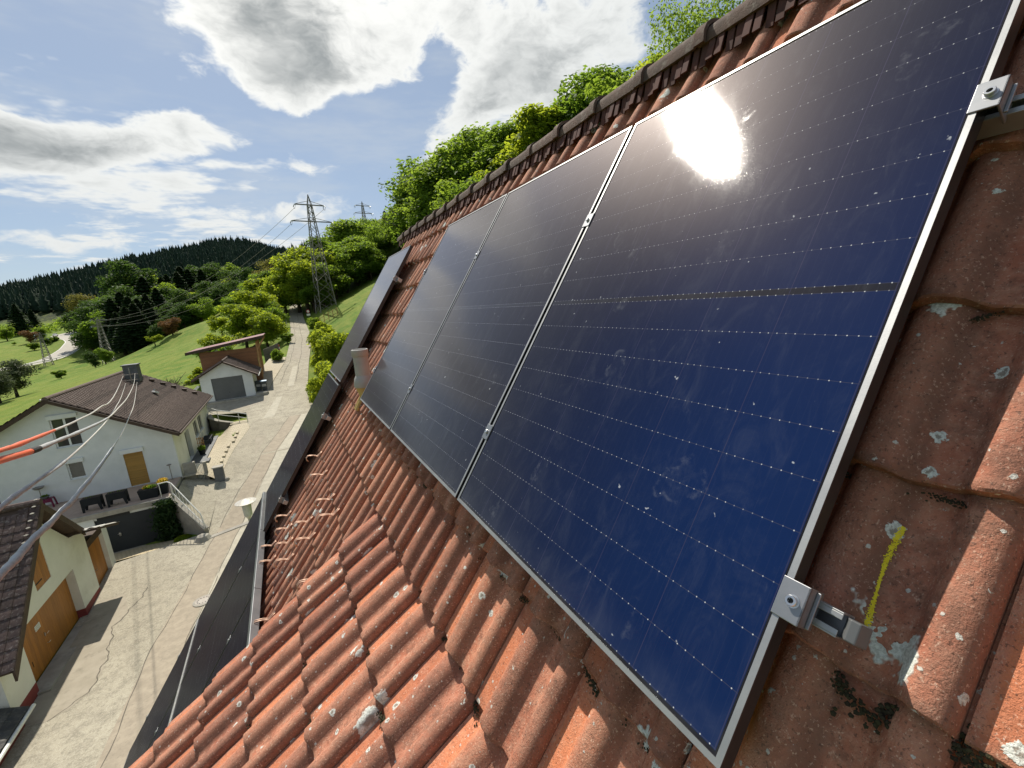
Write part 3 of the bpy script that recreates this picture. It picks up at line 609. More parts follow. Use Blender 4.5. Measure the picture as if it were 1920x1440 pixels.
house=empty('tiled_house',(0,0,0),label='steep roofed house with weathered red clay tiles carrying the solar panels',cat='house')
def polysheet(name,pts,mat_,parent,th=.05,nrm=EN):
    n=len(pts); V=[Vector(p) for p in pts]+[Vector(p)-nrm*th for p in pts]
    F=[tuple(range(n)),tuple(range(n,2*n))[::-1]]+[(i,n+i,n+(i+1)%n,(i+1)%n) for i in range(n)]
    return mobj(name,make_mesh(name,V,F,mat_),parent)
S_PEAK=2.20; Y0,Y1=-3.2,6.2
roof=polysheet('roof',[rp(Y0,-5.7,-.185),rp(Y1,-5.7,-.185),rp(Y1,S_PEAK,-.185),rp(Y0,S_PEAK,-.185)][::-1],BATTEN,house)
dorm=polysheet('dormer',[dmat(Y0,-3.4,-.05).translation,dmat(D_VERGE-.08,-3.4,-.05).translation,dmat(D_VERGE-.08,.25,-.05).translation,dmat(Y0,.25,-.05).translation][::-1],BATTEN,house,.06,DN)
# which tiles are hidden under the panels
PANELS_NEAR=[(0,1.134),(1.154,2.288),(2.308,3.442)]
def hidden(y,s):
    if -.0<y<3.5 and .15<s<1.6: return True
    if y>4.9 : return True
    if s<-2.15 and y>2.3: return True
    if y<D_VERGE-.05 and s<-.62: return True
    return False
cand=[]
for k in range(-11,20):
    for j in range(-17,7):
        y=SEAM0+TW*k; s=S0+TC*j
        if y-TW<Y0-.05: continue
        h=hidden(y-TW/2,s+.17); d=(rp(y-.15,s+.15)-Vector((0,0,CAM_Z))); vis=d.dot(fwd)>0.05 and not h and y>-.75
        cand.append((0 if vis else 1, d.length, y, s, 'm'))
    for j in range(1,12):
        y=SEAM0+TW*k; dd=-D_C*j
        if y-TW<Y0-.05 or y>D_VERGE+.01: continue
        p=dmat(y-.15,dd+.15).translation-Vector((0,0,CAM_Z)); vis=y>-.75 and p.dot(fwd)>.05 and dd>-2.3
        cand.append((0 if vis else 1, p.length, y, dd, 'd'))
cand.sort()
rest={'m':[], 'd':[]}; cnt={'m':0,'d':0}
rnd=random.Random(3)
for v,dist,y,s,kind in cand:
    jt=(rnd.uniform(-.002,.002),rnd.uniform(-.003,.003),rnd.uniform(-.0015,.0025),R(rnd.uniform(-.35,.35)),R(rnd.uniform(-.35,.35)))
    mw=(rmat(y+jt[0],s+jt[1],TOFF+jt[2],TILT+jt[3],jt[4]) if kind=='m' else dmat(y+jt[0],s+jt[1],jt[2],TILT-R(.8)+jt[3],jt[4]))
    if v==0 and cnt[kind]<(290 if kind=='m' else 290):
        cnt[kind]+=1; mobj('roof_tile',rnd.choice(TILES if dist<4.5 else TLO),roof if kind=='m' else dorm,mw)
    else: rest[kind].append(mw)
def join_meshes(name,items,parent,**t):
    Vs=[];Fs=[];UVs=[];k=0
    for me,mw in items:
        nv=len(me.vertices); co=np.empty(nv*3,'f4'); me.vertices.foreach_get('co',co); co=co.reshape(-1,3)
        M_=np.array(mw); Vs.append(co@M_[:3,:3].T+M_[:3,3]); Fs += [tuple(i+k for i in p.vertices) for p in me.polygons]; k+=nv
        if me.uv_layers:
            uv=np.empty(len(me.loops)*2,'f4'); me.uv_layers[0].data.foreach_get('uv',uv); UVs.append(uv)
    me2=make_mesh(name,np.concatenate(Vs),Fs,items[0][0].materials[0],True,40)
    if UVs: me2.uv_layers.new(name='UVMap').data.foreach_set('uv',np.concatenate(UVs))
    return mobj(name,me2,parent,**t)
for kind,par in (('m',roof),('d',dorm)):
    if rest[kind]: join_meshes('roof_tile_field',[(TLO[i%3],m) for i,m in enumerate(rest[kind])],par,kind='stuff')
# ridge caps with collars and the toothed filler below them
def ridge_cap():
    prof=[];n=9
    mb=MB(); V=[];F=[]
    secs=[(0,.118),(.05,.118),(.055,.108),(.40,.097)]
    for yy,r in secs:
        for i in range(n+1):
            t=math.pi*(i/n); a=abs(math.cos(t)); V.append((-math.copysign(a**.8,math.cos(t))*r*1.02, yy, math.sin(t)**.75*r*.86))
    for j in range(len(secs)-1):
        for i in range(n): F.append((j*(n+1)+i,j*(n+1)+i+1,(j+1)*(n+1)+i+1,(j+1)*(n+1)+i))
    m=len(V); V += [(x*.88,y,z*.88-.002) for x,y,z in V]
    for j in range(len(secs)-1):
        for i in range(n): F.append((m+j*(n+1)+i,m+(j+1)*(n+1)+i,m+(j+1)*(n+1)+i+1,m+j*(n+1)+i+1))
    for i in range(n): F.append((m+i,m+i+1,i+1,i))
    for j in range(len(secs)-1):
        F.append((j*(n+1),m+j*(n+1),m+(j+1)*(n+1),(j+1)*(n+1))); F.append((j*(n+1)+n,(j+1)*(n+1)+n,m+(j+1)*(n+1)+n,m+j*(n+1)+n))
    return make_mesh('ridge_tile',V,F,RIDGE,True,50)
cap=ridge_cap(); peak=rp(0,S_PEAK,TOFF)
for k in range(26):
    y=-2.9+k*.355
    m=Matrix.Translation((peak.x+jit(.004),ORG.y+y,peak.z-.035+jit(.004)))@Matrix.Rotation(R(jit(.8)),4,'X')@Matrix.Rotation(R(jit(.8)),4,'Y')
    mobj('ridge_tile',cap,roof,m)
fm=MB()
for k in range(230):
    y=-2.9+k*.04; a=rp(y,S_PEAK-.16,TOFF+.030+.012*math.sin(y*41)); b=rp(y,S_PEAK-.03,TOFF+.07)
    fm.bar(a,b,.030,.006)
fm.build('ridge_filler',FILL,roof)
# far slope of the roof, gables, walls
EX=Vector((1,0,0)); pk=rp(0,S_PEAK,-.185); ev=rp(0,-5.7,-.185)
half=pk.x-ev.x
wl=MB().prism([(ev.x+.45,-2.),(2*pk.x-ev.x-.45,-2.),(2*pk.x-ev.x-.45,ev.z+.35),(pk.x,pk.z-.35),(ev.x+.45,ev.z+.35)],'y',ORG.y+Y0+.2,ORG.y+Y1-.25).build('wall',CREAM,house)
polysheet('back_slope',[Vector((pk.x,ORG.y+Y0,pk.z)),Vector((pk.x,ORG.y+Y1,pk.z)),Vector((2*pk.x-ev.x,ORG.y+Y1,ev.z)),Vector((2*pk.x-ev.x,ORG.y+Y0,ev.z))][::-1],BROWNT,house,.08,Vector((-EN.x,0,EN.z)))
dv=dmat(D_VERGE-.14,-3.2,-.12).translation; dt=dmat(D_VERGE-.14,0.1,-.12).translation; lowm=rp(0,-4.6,-.2)
MB().prism([(dv.x,dv.z),(dt.x,dt.z),(rp(0,-.6,-.2).x,rp(0,-.6,-.2).z),(dv.x, ORG.z+(dv.x-rp(0,0,-.2).x)*math.tan(PITCH)-.1)],'y',ORG.y+Y0+.3,ORG.y+D_VERGE-.14).build('dormer_wall',BROWNW,house)
gt=MB(); gp=[(ev.x-.1+.09*math.cos(a),ev.z-.02+.09*math.sin(a)) for a in [math.pi+math.pi*i/8 for i in range(9)]]; gp+= [(x*1.0+(-.008 if x<ev.x-.1 else .008),z-.0) for x,z in gp[::-1]]
gt.tube([(ev.x-.1,ORG.y+Y0,ev.z-.05),(ev.x-.1,ORG.y+Y1,ev.z-.05)],.075,10).build('gutter',GALV,house,True)
# moss cushions and debris caught in the joints
def moss_mesh(seed,r=.0045,n=120,sp=(.055,.012)):
    rg=random.Random(seed); mb=MB()
    for i in range(n):
        c=(rg.gauss(0,sp[0]*.5),rg.gauss(0,sp[1]*.5)-.004,rg.uniform(.0,.012)); rr=r*rg.uniform(.35,1)
        V=[];ring=5
        for a,z in ((0,-.6),(.8,-.2),(1.,.3),(.6,.8)):
            for k in range(ring):
                t=2*math.pi*k/ring+rg.uniform(-.3,.3); q=a*rg.uniform(.7,1.15); V.append((c[0]+rr*q*math.cos(t),c[1]+rr*q*math.sin(t),c[2]+rr*z))
        F=[(j*ring+k,j*ring+(k+1)%ring,(j+1)*ring+(k+1)%ring,(j+1)*ring+k) for j in range(3) for k in range(ring)]+[tuple(range(15,20))]
        mb.add(V,F)
    return make_mesh('moss_cushion',mb.V,mb.F,MOSS)
MOSSM=[moss_mesh(k) for k in range(5)]
for y,s,sc in [(1.36,-.125,1.),(1.05,-.13,.9),(1.18,-.12,.6),(.88,-.13,.8),(.74,-.125,1.1),(.60,-.13,.9),(.50,-.12,.8),(.36,-.13,1.2),(.30,-.125,1.),(.17,-.13,.8),(1.62,-.12,.9),(1.78,-.12,1.2),(1.9,-.12,1.),(2.1,-.12,.9),(2.35,-.12,.8),
               (1.02,-.46,.9),(.72,-.46,1.3),(.90,-.46,.9),(1.3,-.46,.8),(1.6,-.46,.8),(-.06,.20,1.3),(-.13,.21,1.6),(-.20,.215,1.5),(-.26,.22,1.5),(-.31,.22,1.6),(.02,.54,1.0),(-.10,.545,.7),(-.17,.55,.8),(.0,.875,.7),(-.06,.88,.6)]:
    o=mobj('moss_cushion',random.choice(MOSSM),roof,kind='stuff',mw=rmat(y,s-.004,TOFF-.014,0,jit(.6))@Matrix.Diagonal((sc*.75,sc*.7,sc*.6,1)))
for y,d,sc in [(1.27,-.61,1.),(.97,-.305,1.1),(1.58,-.305,.8),(1.28,-.305,.8),(.97,-.61,1.3),(1.89,-.305,.9),(1.58,-.61,.9),(1.27,-.915,1.),(1.58,-.915,.9),(.66,-.305,1.2)]:
    mobj('moss_cushion',random.choice(MOSSM),dorm,kind='stuff',mw=dmat(y,d-.004,-.012,0,jit(.6))@Matrix.Diagonal((sc,sc,sc,1)))
# wire snow hooks
hk=MB()
hk.tube([(-.0,.05,.018),(0,.02,.028),(0,-.01,.035),(0,-.02,.075),(.0,-.045,.118),(.0,-.07,.122),(.0,-.09,.105),(.0,-.093,.085)],.0045,6)
hk.tube([(.022,.05,.018),(.022,.02,.028),(.022,-.01,.035),(.022,-.02,.075),(.022,-.045,.118),(.022,-.07,.122),(.022,-.09,.105),(.022,-.093,.085)],.0045,6)
hkm=make_mesh('snow_hook',hk.V,hk.F,HOOK,True)
for y,s in [(4.50,-.79),(3.89,-.79),(3.28,-.79),(4.50,-1.46),(3.59,-1.12),(2.98,-.79),(4.19,-1.46),(4.19,-1.79),(3.28,-1.12),(4.50,-1.79),(3.89,-1.46),(3.59,-1.46),(3.28,-1.79),(2.67,-1.12)]:
    mobj('snow_hook',hkm,roof,rmat(y-.10,s,TOFF+.012,TILT,R(4)))
# yellow chalk line on a near tile: thousands of dry crayon flecks rubbed onto the surface
ch=MB(); rg=random.Random(5)
def surf(y,s):
    k=math.ceil((y-SEAM0)/TW-1e-9); x=(SEAM0+TW*k)-y; j=math.floor((s-S0)/TC); t=s-(S0+TC*j)
    z=np.interp(x,[p[0] for p in PROFILE],[p[1] for p in PROFILE]); return TOFF+float(z)+t*math.tan(TILT)+.0022
CH0,CH1=(-.059,.476),(-.060,.272)
for i in range(1500):
    t=rg.random(); wv=.0024+.0012*math.sin(t*9); 
    y=CH0[0]+(CH1[0]-CH0[0])*t+rg.gauss(0,wv*.55)+.003*math.sin(t*5); s=CH0[1]+(CH1[1]-CH0[1])*t+rg.uniform(-.002,.002)
    if math.sin(t*140+rg.random())*rg.random()>.75: continue
    r=rg.uniform(.0005,.0013); o=surf(y,s); a=rg.uniform(0,3.1)
    P=[rp(y+r*math.cos(a+q)*1.3,s+r*math.sin(a+q),o) for q in (0,1.6,3.1,4.7)]; ch.add(P,[(3,2,1,0)])
ch.build('chalk_mark',CHALK,roof,label='dry yellow chalk stroke drawn down a roof tile')
# soil vent pipe with slip collar and ochre flashing tile
vb=rp(3.86,.06,TOFF+.03); vp=empty('x')
bpy.data.objects.remove(vp)
up=Vector((0,0,1))
pipe=MB().tube([vb+up*.02,vb+up*.36],.068,20).build('vent_pipe',PIPEG,house,True,40)
MB().tube([vb+up*.33,vb+up*.335,vb+up*.39,vb+up*.395],[.072,.076,.076,.070],20).build('rim',PIPEG,pipe,True,40)
MB().tube([vb+up*.396,vb+up*.398],.060,16).build('opening',BLACK,pipe)
MB().tube([vb+up*.04,vb+up*.055,vb+up*.12,vb+up*.15],[.092,.096,.085,.069],20).build('collar',PIPEG,pipe,True,40)
MB().tube([vb-up*.13-ES*.03,vb-up*.03,vb+up*.05],[.035,.065,.09],16).build('flashing_cone',YELB,pipe,True,40)
for q in (0,.055): 
    MB().tube([rp(3.86-q,-.02,TOFF+.035),rp(3.86-q,-.14,TOFF+.028)],.022,10).build('flashing_rib',YELB,pipe,True,40)

# ================================================================ solar panels
PW,PH=1.134,1.722
def glass_mesh():
    e=.011; V=[(-e,e,-.0015),(-(PW-e),e,-.0015),(-(PW-e),PH-e,-.0015),(-e,PH-e,-.0015)]
    V=[(-PW+e,e,-.0015),(-e,e,-.0015),(-e,PH-e,-.0015),(-PW+e,PH-e,-.0015)]; V=V+[(x,y,-.006) for x,y,z in V]
    me=make_mesh('laminate',V,[(0,1,2,3),(7,6,5,4),(0,4,5,1),(1,5,6,2),(2,6,7,3),(3,7,4,0)],T_SOLAR)
    ul=me.uv_layers.new(name='UVMap'); li=np.empty(len(me.loops),'i4'); me.loops.foreach_get('vertex_index',li)
    co=np.array([(PW+x,y) for x,y,z in V]); ul.data.foreach_set('uv',co[li].ravel().astype('f4')); return me
def frame_mesh():
    mb=MB(); e=.0115; D=.035
    mb.box(-PW,-PW+e,0,PH,-D,0); mb.box(-e,0,0,PH,-D,0); mb.box(-PW+e,-e,0,e,-D,0); mb.box(-PW+e,-e,PH-e,PH,-D,0)
    return make_mesh('frame',mb.V,mb.F,FRAMEB)
GL,FRM=glass_mesh(),frame_mesh(); GLM=GL.copy(); GLM.materials[0]=T_SOLARM
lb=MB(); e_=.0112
lb.box(-PW+.0006,-PW+e_,.0006,PH-.0006,.0002,.0011); lb.box(-e_,-.0006,.0006,PH-.0006,.0002,.0011); lb.box(-PW+e_,-e_,.0006,e_,.0002,.0011); lb.box(-PW+e_,-e_,PH-e_,PH-.0006,.0002,.0011); TOP_SHEEN=make_mesh('frame_top_sheen',lb.V,lb.F,ALU)  # bright strips stand in for sun and sky sheen on the black frame tops
lb=MB().box(-PW+e_,-e_,.0006,e_,.0002,.0011); TOP_SHEEN2=make_mesh('frame_top_sheen',lb.V,lb.F,ALU); lb=MB().box(-PW+e_,-e_,PH-e_,PH-.0006,.0002,.0011); TOP_SHEEN3=make_mesh('frame_top_sheen',lb.V,lb.F,ALU)
bm_=MB().box(-PW+.02,-.02,.02,PH-.02,-.034,-.028); BKS=make_mesh('backsheet',bm_.V,bm_.F,BLACK)
def solar(y,s,label,group,off=0.):
    o=bpy.data.objects.new('solar_panel',None); link(o); o.matrix_world=rmat(y,s,off); tag(o,label,'solar panel',group)
    mobj('laminate',GLM if s<-1 else GL,o); f=mobj('frame',FRM,o); [mobj('frame_top_sheen',q_,f) for q_ in ((TOP_SHEEN,) if off<.01 else (TOP_SHEEN2,TOP_SHEEN3))]; b=f.modifiers.new('bevel','BEVEL'); b.width=.0012; b.segments=2
    mobj('backsheet',BKS,o); return o
for i,((a,b),lab) in enumerate(zip(PANELS_NEAR,('nearest and largest blue solar panel with the sun glare on it','middle one of the three upper solar panels','farthest of the three upper solar panels, next to the grey vent pipe'))):
    solar(a,0,lab,'upper row of three solar panels')
YC=[4.80,3.646,2.492,1.338]
FO=.02
solar(4.62,-.02,'topmost black panel at the far edge of the roof, mirroring the sky','black panels at the far and lower edge',FO)
solar(4.62,-1.775,'second black panel down the far roof edge, below the pale gap','black panels at the far and lower edge',FO)
for i,lab in enumerate(('third panel down the far roof edge, under the grey upper rail','black panel in the lower row left of the snow hooks','black panel in the lower row just beyond the dormer tiles','black panel of the lower row mostly hidden by the dormer tiles')):
    solar(YC[i],-3.60,lab,'black panels at the far and lower edge',FO)
for i,lab in enumerate(('bottom panel at the far roof corner above the manhole','bottom row panel second from the far roof corner','bottom row panel third from the far roof corner')):
    solar(YC[i],-5.355,lab,'black panels at the far and lower edge',FO)
# mounting rails with clamps
def clamp_end(parent,y,s,off=0.):
    # folded plate over the frame edge with a hex socket screw
    c=MB(); c.box(-.002,.040,-.032,.032,.0005,.0040); c.box(.036,.040,-.032,.032,-.045,.0040); c.box(.040,.046,-.030,.030,-.022,-.018)
    o=c.build('end_clamp',ALUD,parent,bevel=.0012); o.matrix_local=rmat(y+.012,s,off)
    b=MB().lathe([(.0105,.004),(.0105,.0048),(.0085,.005),(.0085,.011),(.0078,.012),(.0045,.012),(.0042,.008)],(.022,0,0),18).build('bolt',STEEL,o,True,30)
    MB().lathe([(.0043,.0081),(.0043,.0083)],(.022,0,0),6).build('socket',BLACK,o)
    return o
def clamp_mid(parent,y,s,off=0.):
    c=MB(); c.box(-.022,.022,-.03,.03,.0005,.0038); o=c.build('mid_clamp',BLACK if False else ALUD,parent,bevel=.001); o.matrix_local=rmat(y,s,off)
    MB().lathe([(.008,.0038),(.008,.010),(.0065,.011),(.004,.011)],(0,.0,0),16).build('bolt',STEEL,o,True,30); return o
for s,lab in ((.285,'lower aluminium mounting rail under the upper solar panels'),(1.25,'upper aluminium mounting rail under the upper solar panels')):
    r=empty('mounting_rail',(0,0,0),label=lab,cat='mounting rail',group='rails under the upper solar panels')
    # open channel profile: base, two walls, lips, and slanted plastic end cap
    mb=MB(); L0,L1=-3.50,.062
    for x0,x1,z0,z1 in ((-.020,.020,-.080,-.077),(-.020,-.017,-.077,-.036),(.017,.020,-.077,-.036),(-.017,-.008,-.039,-.036),(.008,.017,-.039,-.036)):
        mb.box(L0,L1,x0,x1,z0,z1)
    o=mb.build('rail',ALU,r,bevel=.0008); o.matrix_local=rmat(0,s)
    ec=MB().prism([(.0625,-.080),(.086,-.080),(.092,-.062),(.086,-.036),(.072,-.034),(.0625,-.05)],'y',-.0165,.0165)
    o2=ec.build('end_cap',GREYD,r,bevel=.002); o2.matrix_local=rmat(0,s)
    clamp_end(r,0,s)
    for y in (1.144,2.298): clamp_mid(r,y,s)
    e3=clamp_mid(r,3.447,s)
    # roof hooks
    for y in (.55,1.75,2.95):
        h=MB().box(-.015,.015,-.20,.02,-.112,-.106); h.box(-.015,.015,.0,.02,-.106,-.080); q=h.build('roof_hook',STEEL,r); q.matrix_local=rmat(y,s)
for s,ya,yb,lab in ((1.28,4.55,5.7,'top rail at the near edge of the far black panels'),(.32,4.55,5.7,'second rail at the near edge of the far black panels'),(-.42,4.55,5.7,'third rail at the near edge of the far black panels'),(-1.40,4.55,5.7,'fourth rail at the near edge of the far black panels')):
    r=empty('mounting_rail',(0,0,0),label=lab,cat='mounting rail',group='rails of the far black panels')
    mb=MB(); mb.box(-yb,-ya,-.02,.02,-.08+FO,-.036+FO); o=mb.build('rail',ALU,r); o.matrix_local=rmat(0,s)
    clamp_end(r,4.62,s,FO)
r=empty('mounting_rail',(0,0,0),label='long grey rail along the top edge of the lower black panels',cat='mounting rail')
for i in range(5):
    a=5.94-i*1.154; MB().box(-a,-a+1.148,-.0,.04,-.05,.012).build('rail_cover',ALUD,r,bevel=.003).matrix_local=rmat(0,-1.872,FO)
r=empty('mounting_rail',(0,0,0),label='thin pale rail between the two lowest rows of black panels',cat='mounting rail')
MB().box(-5.93,-1.4,-.012,.012,-.03,.008).build('rail_cover',ALU,r).matrix_local=rmat(0,-3.617,FO)
for y,s,n in ((4.91,-2.35,0),(3.756,-2.35,1),(4.91,-3.15,2),(3.756,-3.15,3),(2.602,-3.15,4),(4.91,-4.1,5)):
    pass
r=empty('mounting_rail',(0,0,0),label='hidden rail with silver clamps in the gaps of the lower black panels',cat='mounting rail')
for s in (-2.3,-3.2): 
    MB().box(-5.9,-1.4,-.02,.02,-.08,-.036).build('rail',ALU,r).matrix_local=rmat(0,s,FO)
    for y in (4.79,3.636,2.482): clamp_mid(r,y,s,FO)
for s in (-4.1,-4.9):
    MB().box(-6.0,-1.5,-.02,.02,-.08,-.036).build('rail',ALU,r).matrix_local=rmat(0,s,FO)
    for y in (4.79,3.636,5.93): clamp_mid(r,y,s,FO)
# ================================================================ white house with terrace
wh=empty('white_house',(0,0,0),label='white rendered house with brown roof and two small gable windows',cat='house')
XR,XL,XA=-7.3,-17.3,-12.3; YF,YB=33.5,47.2; ZT=2.6; ZE,ZA=5.72,8.62
def gz_(x): return ZA-abs(x-XA)*(ZA-ZE)/(XR-XA)
holes=[(-12.62,-11.42,5.78,7.55),(-12.45,-11.70,3.80,4.82),(-9.88,-8.92,ZT+.02,4.78)]
MB().wall((XL,XR),[(XL,ZE),(XA,ZA),(XR,ZE)],YF,YF+.3,-.2,holes).build('wall',WHITE,wh,label='white front gable wall')
# right hand wall with recessed entrance and windows
sh=[(36.7,38.2,ZT+.05,4.75),(40.0,41.5,3.55,4.75),(42.0,43.6,3.55,4.75)]
MB().wall((YF+.3,YB),[(YF+.3,ZE+.05),(YB,ZE+.05)],XR-.3,XR,.5,sh,axis='x').build('wall',CREAM,wh,label='cream side wall under the eave')
MB().box(XL,XL+.3,YF+.3,YB,-.2,ZE).build('wall',WHITE,wh)
MB().wall((XL,XR),[(XL,ZE),(XA,ZA),(XR,ZE)],YB,YB+.3,-.2,[]).build('wall',WHITE,wh)
MB().box(XL+.3,XR-.6,YF+.6,YB,.5,.6).build('floor',CONC,wh)
def window(parent,x0,x1,z0,z1,y,mull=True,box=True,name='window'):
    f=MB(); t=.07
    f.box(x0,x0+t,y-.02,y+.05,z0,z1); f.box(x1-t,x1,y-.02,y+.05,z0,z1); f.box(x0+t,x1-t,y-.02,y+.05,z0,z0+t); f.box(x0+t,x1-t,y-.02,y+.05,z1-t,z1)
    if mull: f.box((x0+x1)/2-.05,(x0+x1)/2+.05,y-.021,y+.048,z0+t,z1-t)
    o=f.build(name,FRAMEW,parent,bevel=.006)
    if mull:
        MB().box(x0+t,(x0+x1)/2-.05,y+.01,y+.03,z0+t,z1-t).build('pane',PANE,o); MB().box((x0+x1)/2+.05,x1-t,y+.01,y+.03,z0+t,z1-t).build('pane',PANE,o)
    else: MB().box(x0+t,x1-t,y+.01,y+.03,z0+t,z1-t).build('pane',PANE,o)
    MB().box(x0-.06,x1+.06,y-.17,y+.0,z0-.05,z0-.003).build('sill',FRAMEW,o)
    if box: MB().box(x0-.06,x1+.06,y-.20,y-.055,z1-.02,z1+.22).build('shutter_box',FRAMEW,o,bevel=.008)
    return o
window(wh,-12.62,-11.42,5.78,7.52,YF+.10)
window(wh,-12.45,-11.70,3.80,4.82,YF+.10,False)
rs=MB().box(-9.96,-8.84,YF-.14,YF-.003,4.76,5.02).build('roller_shutter',FRAMEW,wh,bevel=.008,label='closed ochre roller shutter over the terrace door')
slat=MB().prism([(0,0),(.012,.008),(.012,.052),(0,.060),(-.012,.052),(-.012,.008)],'x',-9.87,-8.93); slm=make_mesh('slat',[(x,-y,z) for x,y,z in slat.V],slat.F,SHUT)
for i in range(35): mobj('slat',slm,rs,Matrix.Translation((0,YF+.06,ZT+.03+i*.0615)))
for a,b in ((-9.90,-9.87),(-8.93,-8.90)): MB().box(a,b,YF-.012,YF+.09,ZT+.02,4.76).build('guide_rail',FRAMEW,rs)
# roof: two decks, courses of tiles, verge boards
ROOF_A=math.atan2(ZA-ZE,XR-XA)
wr_=empty('x'); bpy.data.objects.remove(wr_)
ov=.55; ca,sa=math.cos(ROOF_A),math.sin(ROOF_A); slope_len=(XR-XA)/ca+ov
deck=MB()
for sg in (1,-1):
    e=(XA+sg*slope_len*ca, ZA+.10-slope_len*sa); th=.14
    deck.prism([(XA,ZA+.10),(e[0],e[1]),(e[0],e[1]-th),(XA,ZA+.10-th-.02)][::sg],'y',YF-.55,YB+.55)
wroof=deck.build('roof',BROWNW,wh,label='brown tiled gable roof')
def course_mesh(length,w=.30,lap=.40,h=.035,mat_=BROWNT,th=.02):
    n=int(length/w); V=[];F=[]
    xs=[]
    for i in range(n):
        for fx,z in ((0,0),(.38,0),(.46,.8),(.56,1.),(.80,1.),(.92,.6),(.98,0)): xs.append((i*w+fx*w,z*h))
    rg=random.Random(4); m=len(xs); offs=[rg.uniform(-.008,.008) for _ in range(n)]
    for j,(yy,zz) in enumerate(((0,-.05),(0,0),(lap,-.055))):
        for i,(x,z) in enumerate(xs): V.append((x,yy+offs[i//7],z+zz+ (offs[i//7]*.4)))
    for j in range(2):
        for i in range(m-1): F.append((j*m+i,j*m+i+1,(j+1)*m+i+1,(j+1)*m+i))
    return make_mesh('tile_course',V,F,mat_)
cm=course_mesh(YB-YF+1.1); nC=19; step=slope_len/nC
for sg in (1,-1):
    for i in range(nC):
        d=slope_len-i*step-.0
        p=Vector((XA+sg*d*ca,(YF-.55) if sg<0 else (YB+.55),ZA+.155-d*sa))
        ax=Vector((0,1 if sg<0 else -1,0)); ay=Vector((-sg*ca,0,sa)); an=ax.cross(ay)
        mobj('tile_course',cm,wroof,Matrix.Translation(p)@Matrix((ax,ay,an)).transposed().to_4x4())
MB().tube([(XA,YF-.58,ZA+.15),(XA,YB+.5,ZA+.15)],.13,10).build('ridge_cap',BROWNT,wroof,True)
MB().tube([(XA-.2,YF-.58,ZA+.13),(XA-.2,YB+.3,ZA+.13)],.035,8).build('ridge_flashing',RAILW,wroof,True)
for sg in (1,-1):
    e=(XA+sg*slope_len*ca, ZA+.10-slope_len*sa)
    MB().hexa([(XA,YF-.60,ZA-.08),(e[0],YF-.60,e[1]-.18),(e[0],YF-.555,e[1]-.18),(XA,YF-.555,ZA-.08),(XA,YF-.60,ZA+.13),(e[0],YF-.60,e[1]+.03),(e[0],YF-.555,e[1]+.03),(XA,YF-.555,ZA+.13)] if sg>0 else
              [(e[0],YF-.60,e[1]-.18),(XA-.01,YF-.60,ZA-.08),(XA-.01,YF-.555,ZA-.08),(e[0],YF-.555,e[1]-.18),(e[0],YF-.60,e[1]+.03),(XA-.01,YF-.60,ZA+.13),(XA-.01,YF-.555,ZA+.13),(e[0],YF-.555,e[1]+.03)]).build('verge_board',BROWNW,wroof)
    MB().tube([(e[0]+sg*.05,YF-.5,e[1]-.03),(e[0]+sg*.05,YB+.5,e[1]-.03)],.065,8).build('gutter',BROWNW,wroof,True)
def on_roof(y,d,sg=1,h=.2): return Vector((XA+sg*d*ca+sg*h*sa,y,ZA+.10-d*sa+h*ca))
chm=MB(); c0=on_roof(44.6,1.25,1,0); chm.box(c0.x-.45,c0.x+.45,44.2,45.1,ZA-.6,ZA+.75); ch_=chm.build('chimney',CHIM,wh,bevel=.02)
MB().box(c0.x-.52,c0.x+.52,44.13,45.17,ZA+.75,ZA+.83).build('chimney_cap',CHIM,ch_)
for i in range(5): MB().box(c0.x-.462,c0.x-.451+.913,44.195,44.199,ZA-.3+i*.2,ZA-.29+i*.2).build('seam',BLACK,ch_)
for i in range(6):
    y=44.1-i*.0; p=on_roof(46.0,1.3+i*.78,1,.08)
    v=MB().box(-.16,.16,-.13,.13,-.02,.15); v.prism([(-.2,.15),(.2,.15),(.14,.20),(-.14,.20)],'y',-.16,.16)
    o=v.build('roof_vent',BROWNW,wh); o.location=p; o.rotation_euler=(0,ROOF_A*.4,0)
sk=MB().box(-.14,.14,-.55,.10,.02,.14).build('roof_duct',RAILW,wh,bevel=.01); sk.location=on_roof(41.9,3.1,1,.08); sk.rotation_euler=(0,ROOF_A,.5)
MB().tube([(0,.14,0),(0,.14,.3)],.07,10).build('pipe_stub',ALUD,sk,True)
# wire mast on the roof with a cross bar
mast=MB().tube([(-11.05,43.25,7.2),(-11.05,43.25,9.25)],.035,8).build('cable_mast',GALV,wh,True)
MB().box(-11.55,-10.55,43.22,43.28,8.72,8.78).build('cross_bar',GALV,mast); MB().box(-11.4,-10.65,43.22,43.28,8.28,8.34).build('cross_bar',GALV,mast)
# entrance and side windows
MB().box(XR-.32,XR-.26,36.7,38.2,ZT+.05,4.75).build('front_door',ANTH,wh)
for a,b in ((40.0,41.5),(42.0,43.6)):
    f=MB(); f.box(XR-.13,XR-.05,a,b,3.55,3.63); f.box(XR-.13,XR-.05,a,b,4.67,4.75); f.box(XR-.131,XR-.052,a,a+.08,3.63,4.67); f.box(XR-.131,XR-.052,b-.08,b,3.63,4.67); f.box(XR-.132,XR-.054,(a+b)/2-.05,(a+b)/2+.05,3.63,4.67)
    o=f.build('window',GREYF,wh); MB().box(XR-.12,XR-.10,a+.08,b-.08,3.63,4.67).build('pane',PANE,o); MB().box(XR-.1,XR+.10,a-.06,b+.06,3.49,3.545).build('sill',FRAMEW,o)
